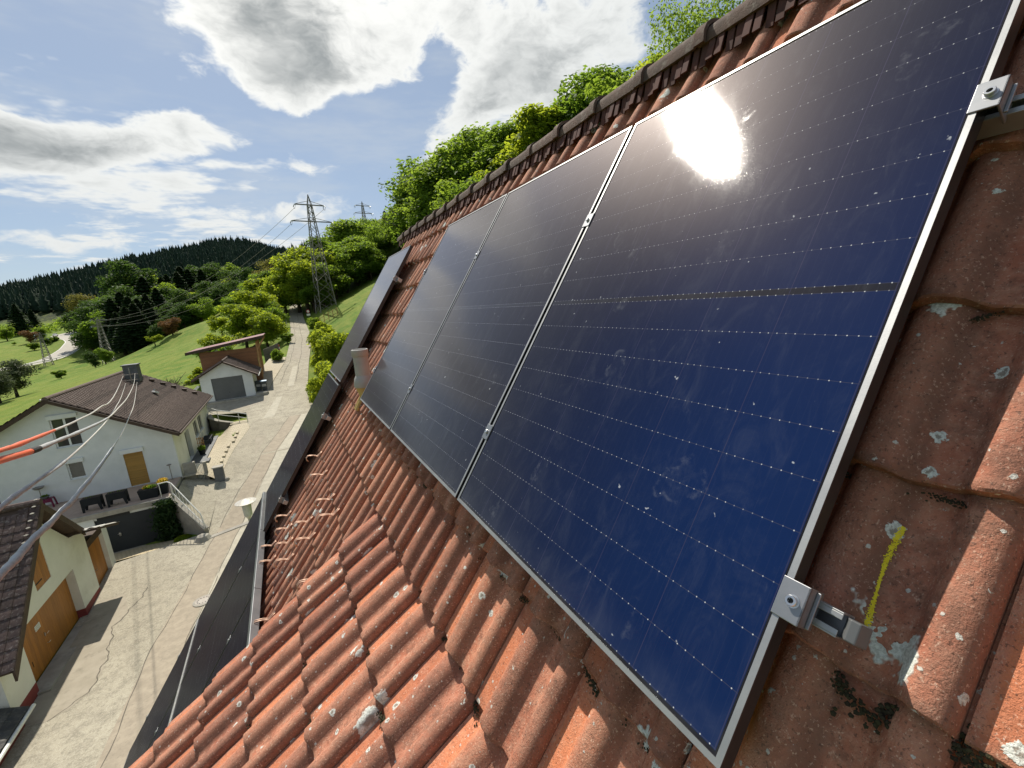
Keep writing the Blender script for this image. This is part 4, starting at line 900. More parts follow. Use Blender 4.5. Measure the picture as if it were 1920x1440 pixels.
# terrace slab, garage below
ter=MB().box(-17.2,-7.32,29.86,YF-.005,2.30,ZT-.02).build('terrace_slab',CONC,wh,bevel=.01)
for i in range(20):
    for j in range(7):
        x0=-17.1+i*.487; y0=30.02+j*.492
        if (i*7+j)%1==0: MB().box(x0,x0+.48,y0,y0+.485,ZT-.019,ZT+.002).build('flagstone',TERR,ter)
MB().box(-17.2,-10.75,29.98,30.2,-.2,2.30).build('garage_wall',WHITE,wh); MB().box(-8.0+.03,-7.32,29.98,30.2,-.2,2.30).build('garage_wall',CONC,wh)
MB().box(-7.5,-7.32,30.2,YF-.01,-.2,2.30).build('garage_wall',CONC,wh)
gd=MB().box(-12.9,-7.98,30.06,30.12,.06,2.12).build('garage_door',ANTH,wh,label='wide anthracite garage door below the terrace')
MB().box(-12.9,-7.98,30.03,30.059,2.12,2.298).build('lintel',WHITE,gd)
MB().box(-12.9,-7.9,29.9,30.3,-.1,.05).build('threshold',CONC,gd)
MB().box(-9.9,-9.82,30.02,30.059,.95,1.15).build('handle',STEEL,gd); MB().box(-9.95,-9.80,29.99,30.02,1.06,1.09).build('lever',STEEL,gd)
# canopy of the neighbour hides the left part; a low dark window strip
MB().box(-10.6,-9.2,29.95,29.979,2.135,2.27).build('vent_strip',BLACK,gd)

# terrace furniture
def raised_planter(x0,x1,y0,y1,label):
    p=empty('raised_planter',((x0+x1)/2,(y0+y1)/2,ZT+.002),label=label,cat='planter',group='black raised planters on the terrace'); w_,d_=(x1-x0)/2,(y1-y0)/2
    t=MB(); t.prism([(-w_,.42),(-w_+.05,.36),(w_-.05,.36),(w_,.42),(w_,.74),(-w_,.74)],'y',-d_,d_); t.build('tub',PLAST,p,bevel=.015)
    for a in (-1,1):
        for b in (-1,1): MB().prism([(a*w_,0),(a*(w_-.09),0),(a*(w_-.16),.36),(a*w_,.42)][::a],'y',b*d_-.04*b,b*d_).build('leg',PLAST,p)
    MB().box(-w_+.03,w_-.03,-d_+.03,d_-.03,.735,.745).build('soil',SOIL,p)
    r=random.Random(int(x0*10)); m=MB()
    for i in range(9):
        x=r.uniform(-w_+.08,w_-.08); m.tube([(x,r.uniform(-.1,.1),.74),(x+r.uniform(-.05,.05),0,.82)],.012,5)
    m.build('seedlings',L_GREEN,p,kind='stuff'); return p
raised_planter(-11.20,-10.36,30.35,30.80,'black raised planter on legs, left of its twin on the terrace')
raised_planter(-10.14,-9.28,30.35,30.80,'black raised planter on legs, between its twin and the long flower box')
def leafball(name,mat_,parent,c,r,n,leaf,seed=1,flat=1.):
    rg=np.random.default_rng(seed); d=rg.normal(size=(n,3)); d/=np.linalg.norm(d,axis=1)[:,None]; P=d*(rg.random(n)**.4)[:,None]*np.array([r[0],r[1],r[2]])+np.array(c)
    return mobj(name,leaf_mesh(name,P,d,leaf,mat_,rg),parent)
def leaf_mesh(name,P,N,size,mat_,rg,aspect=1.5,spread=.9):
    n=len(P); N=N+rg.normal(size=(n,3))*spread; N/=np.linalg.norm(N,axis=1)[:,None]+1e-9
    T=np.cross(N,rg.normal(size=(n,3))); T/=np.linalg.norm(T,axis=1)[:,None]+1e-9; B=np.cross(N,T)
    s=(size if np.ndim(size) else size*np.ones(n))*rg.uniform(.6,1.3,n); s=s[:,None]
    V=np.empty((n,4,3)); V[:,0]=P-T*s*aspect*.5; V[:,1]=P+B*s*.42+N*s*.12; V[:,2]=P+T*s*aspect*.5; V[:,3]=P-B*s*.42+N*s*.12
    me=bpy.data.meshes.new(name); me.vertices.add(4*n); me.vertices.foreach_set('co',V.ravel().astype('f4'))
    me.loops.add(4*n); me.loops.foreach_set('vertex_index',np.arange(4*n,dtype='i4')); me.polygons.add(n); me.polygons.foreach_set('loop_start',(np.arange(n)*4).astype('i4'))
    me.update(calc_edges=True); me.materials.append(mat_); return me
p=empty('flower_box',(-8.32,30.55,ZT+.002),label='long black flower box with a little yellow planting on the terrace',cat='planter')
MB().prism([(-.40,0),(.40,0),(.47,.55),(-.47,.55)],'y',-.22,.22).build('tub',PLAST,p,bevel=.01); MB().box(-.43,.43,-.19,.19,.54,.556).build('soil',SOIL,p)
leafball('foliage',L_GREEN,p,(.1,0,.62),(.32,.16,.12),500,.06,3); leafball('blossoms',FLOWY,p,(-.1,0,.66),(.18,.12,.1),60,.06,4)
p=empty('flower_tub',(-7.66,30.72,ZT+.002),label='square black tub full of yellow flowers at the terrace corner',cat='planter')
MB().hexa([(-.15,-.15,0),(.15,-.15,0),(.15,.15,0),(-.15,.15,0),(-.21,-.21,.62),(.21,-.21,.62),(.21,.21,.62),(-.21,.21,.62)]).build('tub',PLAST,p,bevel=.01)
leafball('foliage',L_GREEN,p,(0,0,.70),(.24,.24,.14),400,.06,5); leafball('blossoms',FLOWY,p,(0,0,.78),(.27,.27,.16),520,.055,6)
p=empty('plastic_stool',(-13.45,33.0,ZT+.002),label='magenta plastic stool with a plant pot by the house wall',cat='stool')
MB().box(-.25,.25,-.2,.2,.48,.53).build('seat',PURPLE,p,bevel=.015)
for a in (-1,1):
    for b in (-1,1): MB().bar((a*.23,b*.18,.48),(a*.27,b*.22,0),.06,.06).build('leg',PURPLE,p)
MB().box(-.25,.25,-.205,-.19,.33,.48).build('apron',PURPLE,p)
p2=empty('plant_pot',(-13.5,33.0,ZT+.535),label='dark low plant pot standing on the magenta stool',cat='pot'); MB().lathe([(.12,0),(.20,.13),(.2,.15),(.17,.15),(.15,.11)],n=16).build('pot',CHIM,p2,True); leafball('foliage',L_GREEN,p2,(0,0,.17),(.14,.14,.06),150,.05,7)
p=empty('bird_bath',(-13.75,33.25,ZT+.0),label='glass bird bath bowl on a thin stem behind the magenta stool',cat='bird bath')
MB().tube([(0,0,0),(0,0,1.08)],.022,8).build('stem',GALV,p,True); MB().lathe([(.03,1.05),(.18,1.10),(.26,1.20),(.25,1.205),(.17,1.12),(.03,1.075)],n=20).build('bowl',GALV,p,True)
p=empty('metal_rooster',(-15.2,32.6,ZT),label='rusty sheet metal rooster ornament at the left edge',cat='ornament')
# upright garden rooster in a side view, cut from thick plate
body=[(-.10,.62),(-.16,.75),(-.15,.95),(-.05,1.1),(.02,1.25),(.04,1.34),(.10,1.33),(.14,1.28),(.11,1.22),(.13,1.05),(.12,.85),(.06,.68),(.0,.6)]
RUST=mat('rusty_plate',(.16,.07,.035),(.10,.05,.03),9.,.8)
MB().prism([(x*1.0,z) for x,z in body],'y',-.02,.02).build('body',RUST,p)
for i in range(5):
    a=.5+i*.28; MB().tube([(-.12,0,.85),(-.25-.03*i,0,1.0+.1*i),(-.22-.05*i+.1,0,1.20+.07*i),(-.05-.05*i,0,1.18+.08*i)],.018,6).build('tail_feather',RUST,p,True)
MB().prism([(.04,1.33),(.05,1.42),(.075,1.37),(.09,1.43),(.11,1.36),(.13,1.38),(.12,1.30)],'y',-.012,.012).build('comb',REDB,p)
for x in (-.04,.05): MB().tube([(x,0,.65),(x-.01,0,.3),(x+.0,0,0)],.014,6).build('leg',RUST,p,True)
p=empty('garden_lamp',(-7.75,33.2,ZT),label='thin dark garden lamp post at the right corner of the white house',cat='lamp')
MB().tube([(0,0,0),(0,0,1.0)],.022,8).build('post',GALV,p,True); MB().lathe([(.12,.98),(.14,1.0),(.02,1.05)],n=14).build('hat',GALV,p,True); MB().lathe([(.07,0),(.07,.03)],n=12).build('foot',GALV,p)

# patio beside the house, steps and curved retaining wall
def zp(x,y): return ZT-.02
sheet('patio',[(33.2,-7.28),(44.6,-7.28)],[(33.2,-5.38),(34.8,-5.23),(37.7,-4.84),(42.5,-3.83),(43.5,-4.1),(44.6,-4.2)],.0,PAVG,zf=lambda x,y: 2.58+(float(road_z(y))+.02-2.58)*min(1,max(0,(x+6.4)/(1.1)))**1.5,nx_=12,kind='structure')
cw=empty('retaining_wall',(0,0,0),label='curved stained concrete retaining wall below the white garage forecourt',cat='wall')
pts=[(-7.25,46.9),(-6.95,45.6),(-6.3,44.9),(-5.5,44.6),(-4.75,44.5),(-4.1,44.3)]
for i in range(len(pts)-1):
    (a,b),(c,d)=pts[i],pts[i+1]; n_=Vector((d-b,-(c-a),0)).normalized()*.13; za=4.0-.22*i; zb=4.0-.22*(i+1)
    MB().hexa([(a-n_.x,b-n_.y,1.6),(c-n_.x,d-n_.y,1.6),(c+n_.x,d+n_.y,1.6),(a+n_.x,b+n_.y,1.6),(a-n_.x,b-n_.y,za),(c-n_.x,d-n_.y,zb),(c+n_.x,d+n_.y,zb),(a+n_.x,b+n_.y,za)]).build('wall_segment',CONCD,cw)
    MB().hexa([(a-n_.x*1.3,b-n_.y*1.3,za+.002),(c-n_.x*1.3,d-n_.y*1.3,zb+.002),(c+n_.x*1.3,d+n_.y*1.3,zb+.002),(a+n_.x*1.3,b+n_.y*1.3,za+.002),(a-n_.x*1.3,b-n_.y*1.3,za+.08),(c-n_.x*1.3,d-n_.y*1.3,zb+.08),(c+n_.x*1.3,d+n_.y*1.3,zb+.08),(a+n_.x*1.3,b+n_.y*1.3,za+.08)]).build('coping',CONC,cw)
rl=empty('railing',(0,0,0),label='curved white tube railing on the retaining wall below the white garage',cat='railing')
def rail_at(h): return [(x,y,4.08-.22*i+h) for i,(x,y) in enumerate(pts)]
MB().tube(rail_at(.95),.035,8).build('top_tube',RAILW,rl,True); MB().tube(rail_at(.55),.028,8).build('middle_tube',RAILW,rl,True)
for i,(x,y) in enumerate(pts):
    if i in (0,2,4,5): MB().tube([(x,y,4.0-.22*i),(x,y,5.03-.22*i)],.025,8).build('post',RAILW,rl,True)
st=empty('stone_steps',(0,0,0),label='buff stone steps and bed edging beside the patio',cat='steps')
for i in range(5): MB().box(-5.45+i*.02,-4.55+i*.16,43.9-i*.42,44.3-i*.42,1.6,3.3-i*.14).build('step',PAVG,st,bevel=.015)
for i in range(9):
    y=41.6-i*.9; MB().box(-5.05-.08*i+(.2 if i<3 else 0),-4.85-.08*i+(.2 if i<3 else 0),y-.43,y+.43,1.4,float(road_z(y))+.10).build('edging_stone',PAVG,st,bevel=.02)
bd=empty('border_plants',(-4.95,41.6,2.7),label='low green border plants in the stone bed beside the patio',cat='plant'); leafball('foliage',L_GREEN,bd,(0,0,.12),(.3,.9,.2),900,.09,11)
# entrance landing with dark mat, low wall and gate
ld=empty('entrance_landing',(0,0,0),label='dark grey entrance landing along the house wall',cat='landing'); MB().box(-7.28,-6.35,36.6,43.4,2.2,2.66).build('slab',CHIM,ld,bevel=.01)
MB().box(-7.28,-6.1,35.7,36.55,2.2,2.68).build('step',CHIM,ld,bevel=.01)
lw=empty('garden_wall',(0,0,0),label='low grey concrete wall with a small gate at the right house corner',cat='wall')
MB().box(-7.2,-6.55,33.6,33.85,1.5,3.35).build('pier',CONC,lw,bevel=.01); MB().box(-6.15,-5.95,33.65,33.85,1.5,3.2).build('pier',CONC,lw,bevel=.01)
for i in range(5): MB().box(-6.53+i*.075,-6.49+i*.075,33.72,33.76,2.0,3.15).build('gate_bar',RAILW,lw)
bn=empty('garden_bench',(-6.85,41.6,2.66),label='dark garden bench with pale slatted back beside the side windows',cat='bench')
MB().box(-.3,.28,-.75,.75,.36,.42).build('seat',PLAST,bn,bevel=.01)
for i in range(6): MB().box(-.38,-.34,-.7+i*.27,-.6+i*.27,.42,.95).build('back_slat',RAILW,bn)
for a in (-.25,.22):
    for b in (-.68,.68): MB().box(a-.03,a+.03,b-.03,b+.03,0,.36).build('leg',PLAST,bn)
tr_=empty('trellis_stand',(-6.9,38.9,2.66),label='timber plant stand next to the dark entrance door',cat='plant stand')
for i in range(4): MB().box(-.2+i*.12,-.16+i*.12,-.02,.02,0,1.1).build('upright',TIMB,tr_)
for i in range(3): MB().box(-.22,.22,-.035,-.021,.3+i*.35,.34+i*.35).build('crosspiece',TIMB,tr_)
po=empty('plant_pot',(-6.75,37.9,2.66),label='dark flower pot in front of the entrance door',cat='pot'); MB().lathe([(.16,0),(.23,.36),(.2,.36),(.18,.3)],n=14).build('pot',PLAST,po,True); leafball('foliage',L_GREEN,po,(0,0,.5),(.25,.25,.2),200,.1,12)
pl=empty('concrete_pillar',(-5.32,33.4,1.6),label='square grey concrete pillar standing at the edge of the street',cat='pillar')
MB().box(-.27,.27,-.2,.2,-.2,1.12).build('shaft',CHIM,pl,bevel=.02); MB().box(-.32,.32,-.25,.25,1.12,1.2).build('cap_stone',CONC,pl,bevel=.015)
po2=empty('stone_ball',(-4.95,33.3,1.7),label='pale round stone beside the concrete pillar',cat='stone'); MB().lathe([(.03,-.1),(.14,-.02),(.16,.08),(.12,.2),(.04,.25)],n=12).build('ball',CONC,po2,True)
# stair wall with white railing beside the terrace garage
sw=empty('stair_wall',(0,0,0),label='sloping concrete wall carrying a white railing beside the dark garage',cat='wall')
MB().hexa([(-7.32,30.02,-.2),(-5.72,27.95,-.2),(-5.56,28.07,-.2),(-7.16,30.14,-.2),(-7.32,30.02,2.45),(-5.72,27.95,.85),(-5.56,28.07,.85),(-7.16,30.14,2.45)]).build('wall_body',CONC,sw)
MB().hexa([(-7.36,29.99,2.452),(-5.72,27.86,.852),(-5.5,28.02,.852),(-7.14,30.17,2.452),(-7.36,29.99,2.54),(-5.72,27.86,.94),(-5.5,28.02,.94),(-7.14,30.17,2.54)]).build('coping',CONC,sw)
sr_=[(-7.2,30.12),(-6.4,29.1),(-5.6,28.1)]
mobj('side_ramp',make_mesh('side_ramp',[(-7.2,30.15,2.35),(-5.6,28.1,.62),(-5.45,30.5,1.15),(-5.36,33.45,1.82),(-7.25,33.5,2.42)],[(0,1,2,3,4)],T_ASPH),kind='structure')
rl2=empty('railing',(0,0,0),label='white stair railing with bars beside the yellow flower tub',cat='railing')
MB().tube([(-7.75,30.1,3.42),(-7.3,30.05,3.45),(-7.1,29.9,3.35),(-5.75,28.12,1.8),(-5.65,28.0,1.0)],.03,8).build('handrail',RAILW,rl2,True)
MB().tube([(-7.15,29.95,2.75),(-5.72,28.1,1.2)],.02,8).build('bottom_rail',RAILW,rl2,True)
for i in range(9):
    t=i/8; MB().tube([(-7.12+1.38*t,29.92-1.8*t,2.5-1.55*t),(-7.12+1.38*t,29.92-1.8*t,3.33-1.53*t)],.012,6).build('baluster',RAILW,rl2,True)
for i in range(2): MB().tube([(-7.7+i*.5,30.08,2.6),(-7.7+i*.5,30.08,3.43)],.02,6).build('post',RAILW,rl2,True)

# ================================================================ near double garage with brown roof
ng=empty('double_garage',(0,0,0),label='cream garage house with honey wood doors and red plinth at the lower left',cat='garage')
GXF=-9.6; 
def gtop(y): return min(5.75-.93*abs(y-21.9), 9)
hol=[(19.45,23.80,.12,2.36),(21.10,22.20,2.95,4.58)]
MB().wall((18.0,25.5),[(18.0,2.1),(21.9,5.72),(24.2,3.62),(25.5,3.30)],GXF-.35,GXF,.42,[h for h in hol],axis='x').build('wall',CREAM,ng)
MB().box(GXF-.36,GXF+.006,18.0,19.45,-.25,.419).build('plinth',REDB,ng); MB().box(GXF-.36,GXF+.006,23.80,25.506,-.25,.419).build('plinth',REDB,ng)
MB().box(GXF-.345,GXF-.003,23.801,23.806,.42,2.36).build('door_reveal',LILAC,ng)
MB().box(GXF-6,GXF-.36,18.05,18.3,-.2,2.2).build('side_wall',CREAM,ng); MB().box(GXF-6,GXF-.36,25.2,25.5,-.2,3.2).build('side_wall',CREAM,ng); MB().box(GXF-6.2,GXF-6,18.05,25.5,-.2,3.2).build('side_wall',CREAM,ng)
def board_door(name,y0,y1,z0,z1,x,n,parent,**t):
    d=MB().box(x-.05,x-.035,y0,y1,z0,z1).build(name,BROWNW,parent,**t); wv=(y1-y0)/n
    bm=MB().box(0,.035,.002,wv-.002,0,z1-z0); me=make_mesh('board',bm.V,bm.F,ORANGE)
    for i in range(n):
        o=mobj('board',me,d,Matrix.Translation((x-.034+jit(.001),y0+i*wv,z0))); 
    return d
gd=board_door('garage_door',19.45,23.80,.04,2.36,GXF-.30,24,ng,label='wide honey coloured wooden garage door')
MB().box(GXF-.297,GXF-.28,20.9,21.25,1.50,1.70).build('notice',FRAMEW,gd)
for i in range(3): MB().box(GXF-.279,GXF-.277,20.93,21.22,1.53+i*.055,1.552+i*.055).build('notice_line',GREYF,gd)
MB().box(GXF-.297,GXF-.27,21.30,21.36,1.02,1.16).build('handle_plate',STEEL,gd); MB().tube([(GXF-.28,21.33,1.1),(GXF-.22,21.33,1.1),(GXF-.22,21.48,1.1)],.012,6).build('handle',STEEL,gd,True)
MB().tube([(GXF-.29,21.33,.72),(GXF-.24,21.33,.72),(GXF-.24,21.45,.72)],.012,6).build('lock',STEEL,gd,True)
for z in (.55,1.85): MB().box(GXF-.297,GXF-.288,20.2,20.22,z,z+.22).build('slot',BLACK,gd)
MB().box(GXF-.25,GXF+.35,19.3,23.95,-.2,.06).build('door_sill',CONC,ng)
sh_=board_door('loft_shutter',21.10,22.20,2.95,4.58,GXF-.02,7,ng,label='closed honey wood loft shutter with dark strap hinges')
for z in (3.18,4.30): MB().box(GXF-.018,GXF-.004,21.12,21.62,z,z+.035).build('strap_hinge',BLACK,sh_)
# second doorway beyond
gd2=board_door('side_garage_door',25.55,27.30,.02,2.42,GXF-.18,11,ng); MB().tube([(GXF-.2,26.0,1.05),(GXF-.13,26.0,1.05),(GXF-.13,26.12,1.05)],.012,6).build('handle',STEEL,gd2,True)
MB().box(GXF-.35,GXF,27.30,27.86,.42,2.60).build('wall',CREAM,ng); MB().box(GXF-.36,GXF+.006,27.295,27.866,-.25,.419).build('plinth',REDB,ng)
MB().box(GXF-.36,GXF-.01,25.51,27.299,2.42,2.75).build('lintel',BROWNW,ng); MB().box(GXF-4,GXF-.36,27.6,27.86,-.2,2.6).build('side_wall',CREAM,ng)
# roof: verge boards, slopes with single tiles
VX=-9.12
def slope(name,p0,p1,x0,x1,mat_,parent,th=.12):  # p=(y,z) eave and ridge
    n=Vector((0,-(p1[1]-p0[1]),p1[0]-p0[0])).normalized()
    if n.z<0: n=-n
    return MB().hexa([(x0,p0[0],p0[1])-np.array(n)*th,(x1,p0[0],p0[1])-np.array(n)*th,(x1,p1[0],p1[1])-np.array(n)*th,(x0,p1[0],p1[1])-np.array(n)*th,(x0,*p0),(x1,*p0),(x1,*p1),(x0,*p1)]).build(name,mat_,parent)
ngr=slope('roof',(17.75,2.05),(21.9,6.05),-16,VX,BROWNW,ng)
slope('roof_back',(24.3,3.86),(21.905,6.05),-16,VX,BROWNW,ng)
slope('canopy_roof',(26.45,3.0),(24.15,3.80),-13.5,-8.62,BROWNW,ng,.10)
for i in range(44):
    pass
# barge boards
MB().hexa([(VX-.03,17.7,1.72),(VX+.03,17.7,1.72),(VX+.03,21.9,5.75),(VX-.03,21.9,5.75),(VX-.03,17.7,2.04),(VX+.03,17.7,2.04),(VX+.03,21.9,6.07),(VX-.03,21.9,6.07)]).build('barge_board',BROWNW,ngr)
MB().hexa([(VX-.03,21.901,5.75),(VX+.03,21.901,5.75),(VX+.03,24.35,3.50),(VX-.03,24.35,3.50),(VX-.03,21.901,6.07),(VX+.03,21.901,6.07),(VX+.03,24.35,3.83),(VX-.03,24.35,3.83)]).build('barge_board',BROWNW,ngr)
def small_tile(w_=.30,l=.40,mat_=BROWNT2):
    prof=[(0,0),(.10,-.004),(.15,.004),(.19,.03),(.24,.036),(.285,.02),(.297,-.002)]; V=[];F=[];n=len(prof)
    for y,dz in ((0,-.004),(.012,0),(l,0)):
        for x,z in prof: V.append((x*w_/.3,y,z+dz))
    m=len(V); V += [(x,y,z-.018) for x,y,z in V[:n]]
    for j in range(2):
        for i in range(n-1): F.append((j*n+i,j*n+i+1,(j+1)*n+i+1,(j+1)*n+i))
    for i in range(n-1): F.append((m+i,m+i+1,i+1,i))
    return make_mesh('roof_tile',V,F,mat_,True,40)
stile=small_tile(); ay=Vector((0,4.15,4.0)).normalized(); ax=Vector((1,0,0)); an=ax.cross(ay)
rot=Matrix((ax,ay,an)).transposed().to_4x4()
nr=0
for j in range(17):
    for i in range(18):
        if nr>=290: break
        p=Vector((VX-.30*(i+1)+.02,17.75,2.05))+ay*(.34*j)+an*.045+Vector((0,0,jit(.004)))
        mobj('roof_tile',stile,ngr,Matrix.Translation(p)@rot@Matrix.Rotation(-R(4),4,'X')@Matrix.Rotation(R(jit(.8)),4,'Z')); nr+=1
MB().tube([(-16,21.9,6.10),(VX+.02,21.9,6.10)],.13,10).build('ridge_cap',BROWNT2,ngr,True)
for k in range(9): MB().lathe([(.05,0),(.07,.02),(.0,.05)],(VX-.1-.02*k,21.9-.45*k*0-.2*k,6.2-.0-.19*k),6).build('lichen_lump',CONC,ngr)
# wavy lit edge of the canopy covering
cvm=MB(); V=[];F=[]; N_=90
ay2=Vector((0,-2.3,.8)).normalized(); an2=Vector((0,.8,2.3)).normalized()
for i in range(N_+1):
    x=-13.4+4.80*i/N_; z=.028*math.sin(i*.9); b=Vector((x,26.52,2.985))+an2*(.03+z); t=Vector((x,24.18,3.80))+an2*(.03+z); V += [b,t,b-an2*.012]
for i in range(N_): F += [(3*i,3*i+3,3*i+4,3*i+1),(3*i+2,3*i+5,3*i+3,3*i)]
mobj('canopy_sheet',make_mesh('canopy_sheet',V,F,mat('grey_fibre_cement',(.40,.38,.34),(.30,.285,.255),3.,.85,dirt=((.55,.54,.5),6.,.6)),True),ng)
# low lean-to in front with gutter
lt=empty('lean_to',(0,0,0),label='low lean-to with dark roof, pale gutter and red wall below the garage',cat='lean-to')
MB().box(-14,-9.42,14.0,17.98,-.25,.62).build('wall',REDB,lt)
lr=MB().hexa([(-14,13.9,2.55),(-9.2,13.9,.46),(-9.2,18.0,.46),(-14,18.0,2.55),(-14,13.9,2.65),(-9.2,13.9,.56),(-9.2,18.0,.56),(-14,18.0,2.65)]).build('roof',CHIM,lt)
axl=Vector((0,1,0)); ayl=Vector((-4.8,0,2.09)).normalized(); anl=axl.cross(ayl); rotl=Matrix((axl,ayl,anl)).transposed().to_4x4()
SL=mat('dark_slate_tile',(.045,.045,.045),(.07,.065,.06),6.,.8,bs=50.,rnd=.5,dirt=((.20,.185,.16),9.,.6)); stile2=small_tile(mat_=SL)
for j in range(9):
    for i in range(13): mobj('roof_tile',stile2,lr,Matrix.Translation(Vector((-9.17,13.95+.305*i,.585))+ayl*(.34*j)+anl*.03)@rotl@Matrix.Rotation(-R(4),4,'X'))
MB().tube([(-9.13,13.9,.50),(-9.13,18.05,.50)],.06,8).build('gutter',RAILW,lt,True)

# ================================================================ small white garage up the street
sg=empty('white_garage',(0,0,0),label='small white garage with grey door up the street',cat='garage')
MB().wall((-8.15,-3.6),[(-8.15,6.95),(-5.9,8.15),(-3.6,6.75)],52,52.25,3.5,[(-7.22,-4.48,4.33,6.62)]).build('wall',WHITE,sg)
MB().box(-8.15,-7.95,52.25,57.6,3.5,6.9).build('wall',WHITE,sg); MB().box(-3.8,-3.6,52.25,57.6,3.5,6.7).build('wall',CREAM,sg); MB().wall((-8.15,-3.6),[(-8.15,6.95),(-5.9,8.15),(-3.6,6.75)],57.6,57.8,3.5,[]).build('wall',WHITE,sg)
d=MB().box(-7.22,-4.48,52.10,52.15,4.33,6.62).build('garage_door',GREYD,sg); MB().box(-5.9,-5.8,52.06,52.10,5.0,5.04).build('handle',BLACK,d)
MB().box(-8.15,-3.3,51.2,51.99,3.9,4.33).build('apron',CONC,sg,bevel=.01); MB().box(-3.6,-2.5,51.6,54.2,3.6,4.55).build('side_slab',CONC,sg,bevel=.01)
dk=MB(); dk.hexa([(-8.75,51.5,6.52),(-5.9,51.5,8.12),(-5.9,57.95,8.12),(-8.75,57.95,6.52),(-8.75,51.5,6.66),(-5.9,51.5,8.27),(-5.9,57.95,8.27),(-8.75,57.95,6.66)]); dk.hexa([(-5.899,51.5,8.12),(-3.05,51.5,6.40),(-3.05,57.95,6.40),(-5.899,57.95,8.12),(-5.899,51.5,8.27),(-3.05,51.5,6.54),(-3.05,57.95,6.54),(-5.899,57.95,8.27)])
rf=dk.build('roof',BROWNW,sg)
# ribbed roof panels, each running from ridge to eave
for sg_,ex,ez in ((1,-3.05,6.54),(-1,-8.75,6.66)):
    for i in range(8):
        y=51.46+i*.81; up_=Vector((-5.9-ex,0,8.27-ez)); L_=up_.length; up_.normalize(); nr_=Vector((-up_.z*sg_*-1*sg_,0,0)); nr_=Vector((up_.z*sg_,0,-up_.x*sg_)) if sg_>0 else Vector((up_.z*-1,0,up_.x))
        if nr_.z<0: nr_=-nr_
        for j in range(3):
            a0=Vector((ex,y,ez))+up_*(L_/3*j)-up_*.03; a1=a0+up_*(L_/3+.03); V=[]
            for q,(yy,h) in enumerate(((0,.01),(.66,.01),(.70,.075),(.78,.075),(.805,.01))):
                V += [tuple(a0+Vector((0,yy,0))+nr_*(h+.035)),tuple(a1+Vector((0,yy,0))+nr_*h)]
            V += [tuple(a0+nr_*.0),tuple(a0+Vector((0,.805,0))+nr_*.0)]
            mobj('roof_panel',make_mesh('roof_panel',V,[(2*q,2*q+2,2*q+3,2*q+1) for q in range(4)]+[(10,11,8,6,4,2,0)],BROWNT),rf)
MB().tube([(-5.9,51.45,8.34),(-5.9,57.98,8.34)],.09,8).build('ridge_cap',BROWNT,rf,True)
MB().tube([(-3.0,51.5,6.42),(-3.0,57.9,6.42)],.06,8).build('gutter',RAILW,rf,True)
MB().bar((-9.6,51.9,5.0),(-8.3,51.9,6.1),.1,.22).build('downpipe',RAILW,sg)
# wooden shed behind it with red sheet roof
sd_=empty('wooden_shed',(0,0,0),label='larch clad shed with red-brown sloping sheet roof behind the white garage',cat='shed')
bx=MB()
MB().box(-8.5,-3.1,58.1,58.2,4.4,8.6).build('wall_core',BROWNW,sd_)
for i in range(22):
    z=4.6+i*.2; x1=-3.1; top=9.05+(x1+8.5)*.06
    MB().box(-8.6,-3.1,58.06,58.098,z,z+.192).build('cladding_board',CEDAR,sd_)
MB().box(-8.6,-8.5,58.1,64,4.4,9.0).build('wall_core',CEDAR,sd_); MB().box(-3.1,-3.0,58.1,64,4.4,6.0).build('side_rail',CEDAR,sd_)
for y in (58.2,60.1,62.,63.8): MB().box(-3.08,-2.92,y-.08,y+.08,4.4,9.6).build('post',TIMB,sd_)
MB().box(-3.5,-3.4,58.3,63.9,4.4,9.0).build('inner_wall',BROWNW,sd_)
MB().hexa([(-9.7,57.2,9.05),(-2.1,57.2,10.15),(-2.1,64.6,10.15),(-9.7,64.6,9.05),(-9.7,57.2,9.2),(-2.1,57.2,10.3),(-2.1,64.6,10.3),(-9.7,64.6,9.2)]).build('roof',REDROOF,sd_,bevel=.01)
MB().hexa([(-9.7,57.15,8.9),(-2.1,57.15,10.0),(-2.1,57.195,10.0),(-9.7,57.195,8.9),(-9.7,57.15,9.21),(-2.1,57.15,10.31),(-2.1,57.195,10.31),(-9.7,57.195,9.21)]).build('fascia',BROWNW,sd_)
for y in (57.5,60.5,63.5): MB().bar((-3.0,y,8.7),(-2.2,y,9.9),.12,.12).build('brace',TIMB,sd_)
